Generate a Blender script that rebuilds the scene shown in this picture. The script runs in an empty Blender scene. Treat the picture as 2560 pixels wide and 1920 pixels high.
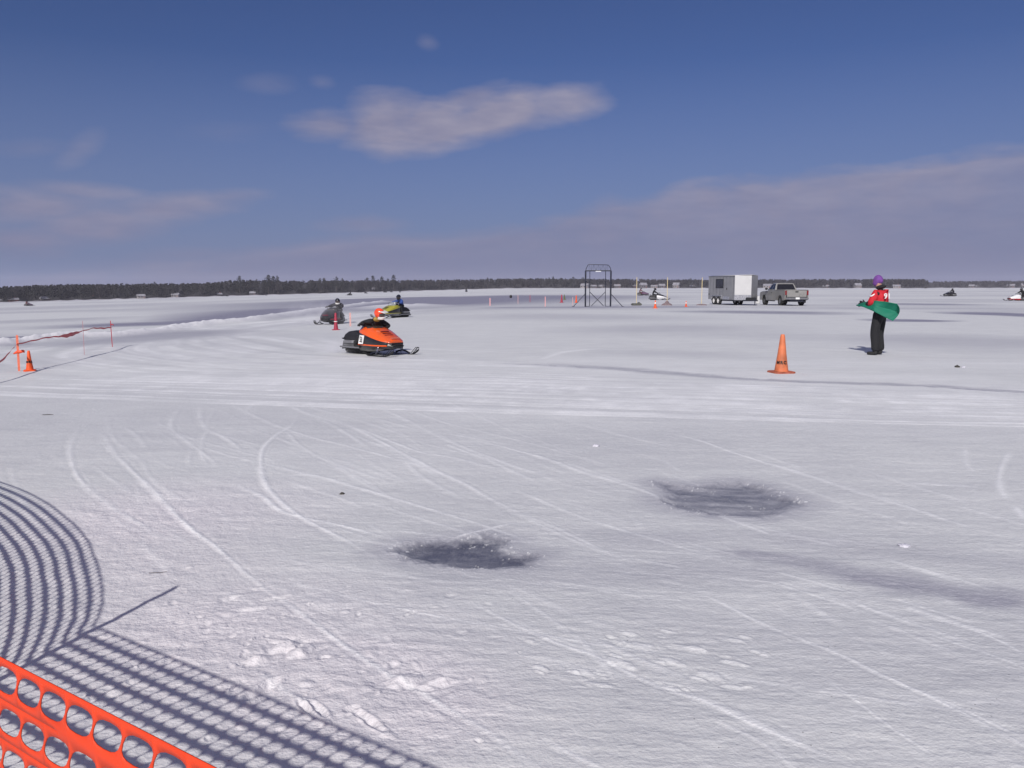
import bpy, bmesh, math, random
import numpy as np
from mathutils import Vector, Matrix, noise as mnoise
random.seed(7); rng=np.random.default_rng(7)
R=math.radians
sc=bpy.context.scene; COL=sc.collection
# ------------------------------------------------------------ camera
CAMH=1.55; HAZE=.00012
cam=bpy.data.objects.new('camera',bpy.data.cameras.new('camera')); COL.objects.link(cam)
cam.location=(0,0,CAMH); cam.rotation_euler=(R(90-6.93),0,0)
cam.data.lens=28.0; cam.data.sensor_width=36; cam.data.clip_start=.05; cam.data.clip_end=20000
sc.camera=cam
# ------------------------------------------------------------ light
SUN_EL=R(35.3); SHAD_AZ=R(17)          # shadows fall towards azimuth 17 deg right of +Y
sd=Vector((math.sin(SHAD_AZ)*math.cos(SUN_EL),math.cos(SHAD_AZ)*math.cos(SUN_EL),-math.sin(SUN_EL)))
sl=bpy.data.lights.new('sun','SUN'); sl.energy=3.9; sl.angle=R(.53); sl.color=(1,.962,.90)
so=bpy.data.objects.new('sun',sl); COL.objects.link(so); so.rotation_euler=sd.to_track_quat('-Z','Y').to_euler()
so.location=(0,0,30)
sc.cycles.volume_bounces=2; sc.view_settings.view_transform='Standard'; sc.view_settings.look='None'; sc.view_settings.exposure=0; sc.view_settings.gamma=1
w=bpy.data.worlds.new('World'); sc.world=w; w.use_nodes=True
nt=w.node_tree; N=nt.nodes; Lk=nt.links; N.clear()
def nd(N,t,**k):
    n=N.new(t)
    for a,b in k.items(): setattr(n,a,b)
    return n
def mth(N,Lk,op,a,b=None,c=None,clamp=False):
    n=N.new('ShaderNodeMath'); n.operation=op; n.use_clamp=clamp
    for i,v in enumerate((a,b,c)):
        if v is None: continue
        if isinstance(v,(int,float)): n.inputs[i].default_value=v
        else: Lk.new(v,n.inputs[i])
    return n.outputs[0]
def M(op,a,b=None,c=None,clamp=False): return mth(N,Lk,op,a,b,c,clamp)
def mixc(N,Lk,f,a,b,bt='MIX'):
    n=N.new('ShaderNodeMix'); n.data_type='RGBA'; n.blend_type=bt
    for s,v in ((n.inputs['Factor'],f),(n.inputs['A'],a),(n.inputs['B'],b)):
        if isinstance(v,(int,float)): s.default_value=v
        elif isinstance(v,tuple): s.default_value=(*v,1) if len(v)==3 else v
        else: Lk.new(v,s)
    return n.outputs['Result']
sky=nd(N,'ShaderNodeTexSky',sky_type='NISHITA',sun_disc=False)
sky.sun_elevation=SUN_EL; sky.sun_rotation=SHAD_AZ+math.pi; sky.altitude=300; sky.air_density=1.0; sky.dust_density=.3; sky.ozone_density=2.5
tc=nd(N,'ShaderNodeTexCoord'); sp=nd(N,'ShaderNodeSeparateXYZ'); Lk.new(tc.outputs['Generated'],sp.inputs[0])
X,Y,Z=sp.outputs
az=M('ARCTAN2',X,Y); el=M('ARCSINE',Z)
cb=nd(N,'ShaderNodeCombineXYZ'); Lk.new(az,cb.inputs[0]); Lk.new(el,cb.inputs[1])
def skn(sx,sy,scale,detail,off=0,dist=0,rot=0):
    mp=nd(N,'ShaderNodeMapping'); mp.inputs['Scale'].default_value=(sx,sy,1); mp.inputs['Location'].default_value=(off,off*.7,off*.3); mp.inputs['Rotation'].default_value=(0,0,rot)
    Lk.new(cb.outputs[0],mp.inputs[0]); n=nd(N,'ShaderNodeTexNoise'); n.inputs['Scale'].default_value=scale; n.inputs['Detail'].default_value=detail; n.inputs['Roughness'].default_value=.55; n.inputs['Distortion'].default_value=dist
    Lk.new(mp.outputs[0],n.inputs['Vector']); return n.outputs[0]
n1=skn(1,2.6,7,7,3.1,.3); n2=skn(1,4,16,6,9.2,.2); n3=skn(1,3,3,4,5.5); n4=skn(1,1.6,30,5,1.3,.2,.25)
wob=M('MULTIPLY_ADD',n1,2.0,-1.0); wob2=M('MULTIPLY_ADD',n2,2.0,-1.0)
def blob(a0,e0,ra,re,rot,sharp=1.4,wamp=.55):
    """soft ellipse of cloud centred at azimuth a0, elevation e0 (deg)"""
    da=M('SUBTRACT',az,R(a0)); de=M('SUBTRACT',el,R(e0)); c,s=math.cos(R(rot)),math.sin(R(rot))
    u=M('DIVIDE',M('ADD',M('MULTIPLY',da,c),M('MULTIPLY',de,s)),R(ra)); v=M('DIVIDE',M('ADD',M('MULTIPLY',de,c),M('MULTIPLY',da,-s)),R(re))
    d=M('SQRT',M('ADD',M('MULTIPLY',u,u),M('MULTIPLY',v,v)))
    return M('ADD',M('SUBTRACT',1.0,d),M('ADD',M('MULTIPLY',wob,wamp),M('MULTIPLY',wob2,wamp*.4)))
def px(x,y):            # direction of a point of the photograph, in degrees
    r=Vector(((x-1280)/1991,math.cos(R(6.93))-(y-960)/1991*math.sin(R(6.93)),-math.sin(R(6.93))-(y-960)/1991*math.cos(R(6.93))))
    r.normalize(); return math.degrees(math.atan2(r.x,r.y)),math.degrees(math.asin(r.z))
clouds=None
def addc(v,amt,soft=.5):
    global clouds
    v=M('MULTIPLY',v,1/soft,clamp=True); v=M('SMOOTH_MIN',v,1.0,.3) ; v=M('MULTIPLY',v,amt,clamp=True)
    clouds=v if clouds is None else M('MAXIMUM',clouds,v)
MAIN=[(-12.62, 10.84, 3.75, 1.38, 4, 0.75), (-8.99, 11.02, 3.89, 2.54, 8, 0.9), (-5.42, 10.89, 4.76, 2.07, 14, 0.95), (-0.84, 11.8, 5.48, 1.9, 12, 0.92), (3.33, 12.47, 4.32, 1.5, 4, 0.8), (-7.5, 9.97, 4.03, 1.38, 6, 0.8), (-2.78, 12.68, 3.17, 1.15, 16, 0.7)]
LEFT=[(-31.01, 4.75, 6.34, 1.79, 4, 0.8), (-31.55, 2.83, 5.76, 1.38, 6, 0.8), (-27.41, 3.93, 7.2, 1.59, 10, 0.8), (-22.97, 5.05, 6.63, 1.15, 10, 0.75), (-19.25, 5.95, 3.17, 0.69, 6, 0.5), (-27.96, 5.91, 4.61, 0.75, -2, 0.6)]
WISP=[(-27.82, 8.37, 2.16, 0.81, 40, 0.3), (-30.58, 8.22, 2.59, 0.63, 8, 0.22), (-16.44, 13.12, 2.31, 0.75, 4, 0.18), (-12.94, 13.47, 1.04, 0.52, 0, 0.25), (-5.77, 16.23, 0.92, 0.58, -10, 0.3), (-10.63, 4.35, 3.75, 0.75, 0, 0.5), (-21.65, 2.12, 4.32, 0.58, 2, 0.35), (-19.33, 10.04, 4.03, 0.86, 8, 0.1)]
# main cloud, then the bank on the left and thin wisps: (azimuth, elevation, radii, tilt, amount), degrees
def lobes(L,wamp,soft):
    for a0,e0,ra,re,rot,amt in L: addc(blob(a0,e0,ra,re,rot,wamp=wamp),amt*1.15,soft)
lobes(MAIN,.55,.72); lobes(LEFT,.62,.85); lobes(WISP,.6,.9)
# long bank rising to the right: everything below a line that climbs with azimuth
cr=nd(N,'ShaderNodeFloatCurve'); cm=cr.mapping.curves[0]
pts=[(-32.51, 0.65), (-28.23, 1.3), (-23.6, 1.91), (-19.65, 2.44), (-16.03, 2.97), (-13.37, 3.33), (-10.65, 3.77), (-6.49, 3.67), (-2.26, 4.11), (1.41, 4.86), (4.23, 5.62), (7.01, 6.19), (8.95, 6.11), (11.12, 6.87), (13.25, 7.29), (15.62, 7.32), (18.94, 7.5), (21.87, 8.01), (25.39, 7.99), (28.26, 8.37), (31.97, 8.81)]
def cu(v): return (v+60)/120
cm.points[0].location=(0,.10); cm.points[1].location=(1,.62)
for a,e in pts: cm.points.new(cu(a),e/20)
cr.mapping.update()
azd=M('MULTIPLY_ADD',az,180/math.pi/120,.5); Lk.new(azd,cr.inputs['Value'])
edge=M('MULTIPLY',cr.outputs[0],20.)
eld=M('MULTIPLY',el,180/math.pi)
bk=M('ADD',M('SUBTRACT',edge,eld),M('ADD',M('MULTIPLY',wob,1.3),M('MULTIPLY',wob2,.6)))
bk=M('MULTIPLY',bk,1.0,clamp=True)
bk=M('MULTIPLY',bk,M('MULTIPLY_ADD',n3,.9,.30),clamp=True)
# only where the photograph shows it: behind the viewer the added fill cloud takes over
clouds=M('MAXIMUM',clouds,bk)
clouds=M('MULTIPLY',clouds,M('MULTIPLY_ADD',n4,.5,.74),clamp=True)
# unseen cloud added overhead and behind the viewer to brighten the shadows
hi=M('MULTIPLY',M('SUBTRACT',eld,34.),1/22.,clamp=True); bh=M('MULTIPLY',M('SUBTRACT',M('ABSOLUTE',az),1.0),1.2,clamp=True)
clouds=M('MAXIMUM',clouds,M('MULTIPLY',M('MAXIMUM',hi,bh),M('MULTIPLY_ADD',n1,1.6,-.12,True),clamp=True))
skc=mixc(N,Lk,1.0,sky.outputs[0],(.59,.665,1.06),'MULTIPLY')
# pale air low over the horizon is dimmed by the thin high cloud in the photograph
low=M('SUBTRACT',1.0,M('DIVIDE',M('ABSOLUTE',eld),15.0),clamp=True)
skc=mixc(N,Lk,M('MULTIPLY',low,.95,clamp=True),skc,(3.2,4.0,7.2))
cfac=M('MULTIPLY',M('MULTIPLY_ADD',M('ADD',n2,n3),1.3,-.72,True),M('DIVIDE',M('ABSOLUTE',eld),9.0,None,True))
topl=M('MULTIPLY',M('SUBTRACT',1.0,M('ABSOLUTE',M('SUBTRACT',M('SUBTRACT',edge,eld),.6)),clamp=True),.5)
cfac=M('MAXIMUM',cfac,M('MULTIPLY',topl,M('MULTIPLY_ADD',n1,1.4,-.1,True)))
cvar=mixc(N,Lk,cfac,(3.75,3.95,6.5),(6.8,6.5,8.5))
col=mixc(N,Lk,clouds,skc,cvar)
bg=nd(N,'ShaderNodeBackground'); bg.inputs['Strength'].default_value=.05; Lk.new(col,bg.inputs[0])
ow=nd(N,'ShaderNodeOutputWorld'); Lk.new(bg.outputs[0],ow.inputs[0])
# ------------------------------------------------------------ helpers
def tag(o,label=None,cat=None,group=None,kind=None):
    if label: o['label']=label
    if cat: o['category']=cat
    if group: o['group']=group
    if kind: o['kind']=kind
    return o
def thing(name,label,cat,loc=(0,0,0),rz=0,group=None,scale=1):
    o=bpy.data.objects.new(name,None); COL.objects.link(o); o.location=loc; o.rotation_euler=(0,0,rz); o.scale=(scale,)*3
    o.empty_display_size=.1
    return tag(o,label,cat,group)
def mat(name,col,rough=.6,metal=0,spec=.5,noise=0,nscale=8,bump=0,bscale=30,coat=0,trans=0,alpha=1):
    m=bpy.data.materials.new(name); m.use_nodes=True; t=m.node_tree; n=t.nodes; l=t.links; b=n['Principled BSDF']
    b.inputs['Base Color'].default_value=(*col,1); b.inputs['Roughness'].default_value=rough; b.inputs['Metallic'].default_value=metal
    b.inputs['Specular IOR Level'].default_value=spec; b.inputs['Coat Weight'].default_value=coat; b.inputs['Transmission Weight'].default_value=trans; b.inputs['Alpha'].default_value=alpha
    c=n.new('ShaderNodeTexCoord')
    if noise:
        tx=n.new('ShaderNodeTexNoise'); tx.inputs['Scale'].default_value=nscale; tx.inputs['Detail'].default_value=5; l.new(c.outputs['Object'],tx.inputs['Vector'])
        rp=n.new('ShaderNodeMapRange'); rp.inputs[1].default_value=.3; rp.inputs[2].default_value=.7; rp.inputs[3].default_value=1-noise; rp.inputs[4].default_value=1+noise*.6; l.new(tx.outputs[0],rp.inputs[0])
        mx=n.new('ShaderNodeVectorMath'); mx.operation='SCALE'; mx.inputs[0].default_value=col; l.new(rp.outputs[0],mx.inputs['Scale']); l.new(mx.outputs[0],b.inputs['Base Color'])
        mr=n.new('ShaderNodeMapRange'); mr.inputs[3].default_value=max(.05,rough-.12); mr.inputs[4].default_value=min(1,rough+.15); l.new(tx.outputs[0],mr.inputs[0]); l.new(mr.outputs[0],b.inputs['Roughness'])
    if bump:
        t2=n.new('ShaderNodeTexNoise'); t2.inputs['Scale'].default_value=bscale; t2.inputs['Detail'].default_value=4; l.new(c.outputs['Object'],t2.inputs['Vector'])
        bp=n.new('ShaderNodeBump'); bp.inputs['Strength'].default_value=bump; bp.inputs['Distance'].default_value=.01; l.new(t2.outputs[0],bp.inputs['Height']); l.new(bp.outputs[0],b.inputs['Normal'])
    return m
class MB:
    def __init__(s): s.v=[]; s.f=[]; s.mi=[]; s.cur=0
    def add(s,vs,fs):
        o=len(s.v); s.v+= [tuple(v) for v in vs]; s.f+=[tuple(i+o for i in f) for f in fs]; s.mi+=[s.cur]*len(fs); return s
    def box(s,c,d,rot=None,bev=0):
        x,y,z=[a/2 for a in d]
        if bev:
            b=min(bev,x*.9,y*.9,z*.9); bm=bmesh.new(); bmesh.ops.create_cube(bm,size=1)
            for v in bm.verts: v.co=Vector((v.co.x*2*x,v.co.y*2*y,v.co.z*2*z))
            bmesh.ops.bevel(bm,geom=bm.edges[:],offset=b,segments=2,affect='EDGES'); vs=[v.co.copy() for v in bm.verts]; fs=[[v.index for v in f.verts] for f in bm.faces]; bm.free()
        else:
            vs=[Vector(p) for p in [(-x,-y,-z),(x,-y,-z),(x,y,-z),(-x,y,-z),(-x,-y,z),(x,-y,z),(x,y,z),(-x,y,z)]]
            fs=[(0,3,2,1),(4,5,6,7),(0,1,5,4),(1,2,6,5),(2,3,7,6),(3,0,4,7)]
        if rot is not None: vs=[rot@v for v in vs]
        return s.add([v+Vector(c) for v in vs],fs)
    def loft(s,rings,close=True,caps=True):
        n=len(rings[0]); vs=[p for r in rings for p in r]; fs=[]
        for i in range(len(rings)-1):
            for j in range(n if close else n-1):
                a=i*n+j; b=i*n+(j+1)%n; fs.append((a,b,b+n,a+n))
        if caps and close: fs.append(tuple(range(n))[::-1]); fs.append(tuple((len(rings)-1)*n+j for j in range(n)))
        return s.add(vs,fs)
    def tube(s,pts,r,n=8,caps=True):
        pts=[Vector(p) for p in pts]; rs=r if isinstance(r,(list,tuple)) else [r]*len(pts); rings=[]
        up=None
        for i,p in enumerate(pts):
            t=(pts[min(i+1,len(pts)-1)]-pts[max(i-1,0)]).normalized()
            if up is None: up=Vector((0,0,1)) if abs(t.z)<.9 else Vector((1,0,0))
            a=t.cross(up).normalized(); b=a.cross(t).normalized(); up=b
            rings.append([p+(a*math.cos(k*2*math.pi/n)+b*math.sin(k*2*math.pi/n))*rs[i] for k in range(n)])
        return s.loft(rings,True,caps)
    def lathe(s,c,prof,n=24,axis='Z',caps=True):
        rings=[]
        for r,z in prof:
            rg=[]
            for k in range(n):
                a=k*2*math.pi/n; p=(r*math.cos(a),r*math.sin(a),z)
                if axis=='Y': p=(p[0],p[2],p[1])
                if axis=='X': p=(p[2],p[0],p[1])
                rg.append(Vector(p)+Vector(c))
            rings.append(rg)
        return s.loft(rings,True,caps)
    def prism(s,poly,a,b,axis='Y'):
        """polygon in the plane across axis, extruded from a to b"""
        def mk(p,t): return {'Y':(p[0],t,p[1]),'X':(t,p[0],p[1]),'Z':(p[0],p[1],t)}[axis]
        n=len(poly); vs=[mk(p,a) for p in poly]+[mk(p,b) for p in poly]
        fs=[tuple(range(n)),tuple(range(2*n-1,n-1,-1))]+[(i,i+n,(i+1)%n+n,(i+1)%n) for i in range(n)]
        return s.add(vs,fs)
    def ell(s,c,d,n=14,m=9,rot=None):
        rings=[]
        for i in range(m+1):
            ph=math.pi*i/m; rr=max(math.sin(ph),.02); rg=[]
            for k in range(n):
                a=2*math.pi*k/n; p=Vector((d[0]*rr*math.cos(a),d[1]*rr*math.sin(a),-d[2]*math.cos(ph)))
                if rot is not None: p=rot@p
                rg.append(p+Vector(c))
            rings.append(rg)
        return s.loft(rings)
    def build(s,name,mats,parent=None,smooth=40,bevel=0):
        me=bpy.data.meshes.new(name); me.from_pydata([tuple(v) for v in s.v],[],s.f)
        if not isinstance(mats,(list,tuple)): mats=[mats]
        for m in mats: me.materials.append(m)
        if len(mats)>1: me.polygons.foreach_set('material_index',s.mi)
        bm=bmesh.new(); bm.from_mesh(me); bmesh.ops.recalc_face_normals(bm,faces=bm.faces[:])
        if bevel: bmesh.ops.bevel(bm,geom=[e for e in bm.edges if len(e.link_faces)==2 and e.calc_face_angle(0)>R(35)],offset=bevel,segments=2,affect='EDGES',clamp_overlap=True)
        bm.to_mesh(me); bm.free()
        if smooth:
            me.polygons.foreach_set('use_smooth',[True]*len(me.polygons)); me.set_sharp_from_angle(angle=R(smooth))
        me.update(); o=bpy.data.objects.new(name,me); COL.objects.link(o)
        if parent: o.parent=parent
        return o
def raw(name,verts,faces,m,parent=None,smooth=False):
    me=bpy.data.meshes.new(name); v=np.asarray(verts,dtype=np.float32); f=np.asarray(faces,dtype=np.int32)
    me.vertices.add(len(v)); me.vertices.foreach_set('co',v.ravel()); k=f.shape[1]
    me.loops.add(f.size); me.loops.foreach_set('vertex_index',f.ravel()); me.polygons.add(len(f))
    me.polygons.foreach_set('loop_start',np.arange(0,f.size,k,dtype=np.int32)); me.polygons.foreach_set('loop_total',np.full(len(f),k,dtype=np.int32))
    if smooth: me.polygons.foreach_set('use_smooth',np.ones(len(f),dtype=bool))
    me.update(calc_edges=True); me.materials.append(m); o=bpy.data.objects.new(name,me); COL.objects.link(o)
    if parent: o.parent=parent
    return o
def skin(name,pts,edges,mats,parent=None,sub=2,zone=None):
    """one continuous skinned surface over a skeleton; pts: name -> (x,y,z,r) or (x,y,z,rx,ry)"""
    ks=list(pts); me=bpy.data.meshes.new(name); me.from_pydata([pts[k][:3] for k in ks],[(ks.index(a),ks.index(b)) for a,b in edges],[])
    o=bpy.data.objects.new(name,me); COL.objects.link(o); md=o.modifiers.new('s','SKIN'); md.use_smooth_shade=True; md.branch_smoothing=.6
    for i,k in enumerate(ks):
        p=pts[k]; me.skin_vertices[0].data[i].radius=(p[3],p[4] if len(p)>4 else p[3])
    me.skin_vertices[0].data[0].use_root=True
    if sub: ms=o.modifiers.new('u','SUBSURF'); ms.levels=sub; ms.render_levels=sub
    dg=bpy.context.evaluated_depsgraph_get(); dg.update(); nm=bpy.data.meshes.new_from_object(o.evaluated_get(dg)); nm.name=name
    o.modifiers.clear(); o.data=nm
    if not isinstance(mats,(list,tuple)): mats=[mats]
    nm.materials.clear()
    for m in mats: nm.materials.append(m)
    for p in nm.polygons:
        p.use_smooth=True; p.material_index=zone(p.center) if zone else 0
    if parent: o.parent=parent
    return o
def text(name,s,size,m,parent,mtx,depth=.002,bold=0.0,align='CENTER'):
    cu=bpy.data.curves.new(name,'FONT'); cu.body=s; cu.size=size; cu.extrude=depth; cu.offset=bold; cu.align_x=align; cu.align_y='CENTER'
    t=bpy.data.objects.new(name,cu); COL.objects.link(t); dg=bpy.context.evaluated_depsgraph_get(); me=bpy.data.meshes.new_from_object(t.evaluated_get(dg)); me.name=name
    bpy.data.objects.remove(t); me.materials.clear(); me.materials.append(m); o=bpy.data.objects.new(name,me); COL.objects.link(o)
    o.parent=parent; o.matrix_local=mtx; return o
# ------------------------------------------------------------ ground shape
def gz(x,y=0):
    """large form of the lake: level to the right, sinking 2.6 percent to the left"""
    return .026*(x-np.sqrt(x*x+9.))/2+.039
def gzs(x,y=0): return float(gz(x))
def hsh(ix,iy,seed):
    h=(ix.astype(np.int64)*374761393+iy.astype(np.int64)*668265263+seed*1442695041)&0xffffffff
    h=((h^(h>>13))*1274126177)&0xffffffff; return ((h^(h>>16))&0xffffff)/float(0xffffff)
def vn(x,y,seed):
    ix=np.floor(x); iy=np.floor(y); fx=x-ix; fy=y-iy; fx=fx*fx*(3-2*fx); fy=fy*fy*(3-2*fy)
    a=hsh(ix,iy,seed); b=hsh(ix+1,iy,seed); c=hsh(ix,iy+1,seed); d=hsh(ix+1,iy+1,seed)
    return (a+(b-a)*fx)+((c+(d-c)*fx)-(a+(b-a)*fx))*fy
def fbm(x,y,seed,o=4,g=.5):
    s=0;a=1;t=0
    for i in range(o): s=s+a*vn(x*2**i+i*17.3,y*2**i-i*9.1,seed+i); t+=a; a*=g
    return s/t*2-1
def segdist(px_,py_,a,b):
    dx=b[0]-a[0];dy=b[1]-a[1];L=dx*dx+dy*dy+1e-9; t=np.clip(((px_-a[0])*dx+(py_-a[1])*dy)/L,0,1)
    return np.hypot(px_-a[0]-t*dx,py_-a[1]-t*dy),t
def smooth_line(p,k=6):
    """Catmull-Rom through the points"""
    q=[p[0]]+list(p)+[p[-1]]; out=[]
    for i in range(1,len(q)-2):
        p0,p1,p2,p3=[np.array(v,float) for v in q[i-1:i+3]]
        for j in range(k):
            t=j/k; out.append(.5*((2*p1)+(-p0+p2)*t+(2*p0-5*p1+4*p2-p3)*t*t+(-p0+3*p1-3*p2+p3)*t**3))
    out.append(np.array(p[-1],float)); return out
# polar sheet round the spot where one stands: dense to the front, coarser elsewhere
AZ=np.concatenate([np.linspace(-36.5,36.5,1300),np.linspace(36.5,323.5,150)[1:-1]]); AZ=np.radians(AZ); NA=len(AZ)
py_=np.concatenate([np.array([1.0,1.6,2.3]),np.arange(3.,40.,.32),np.arange(40,170,.48),np.arange(170,900,.85),np.arange(900,1500,30),[2600,8000]])  # image rows below the horizon at 796 px focal
RR=np.sort(CAMH*796./py_); NR=len(RR); RR=np.concatenate([RR[RR<2400],[2500]]) ; NR=len(RR)
GX=RR[:,None]*np.sin(AZ)[None,:]; GY=RR[:,None]*np.cos(AZ)[None,:]
FX=GX.ravel(); FY=GY.ravel()
h=np.zeros_like(FX); grime=np.zeros_like(FX); wet=np.zeros_like(FX); fresh=np.zeros_like(FX); crust=np.zeros_like(FX)
dist=np.hypot(FX,FY); near=np.clip(1.4-dist/14,0,1)
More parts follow.
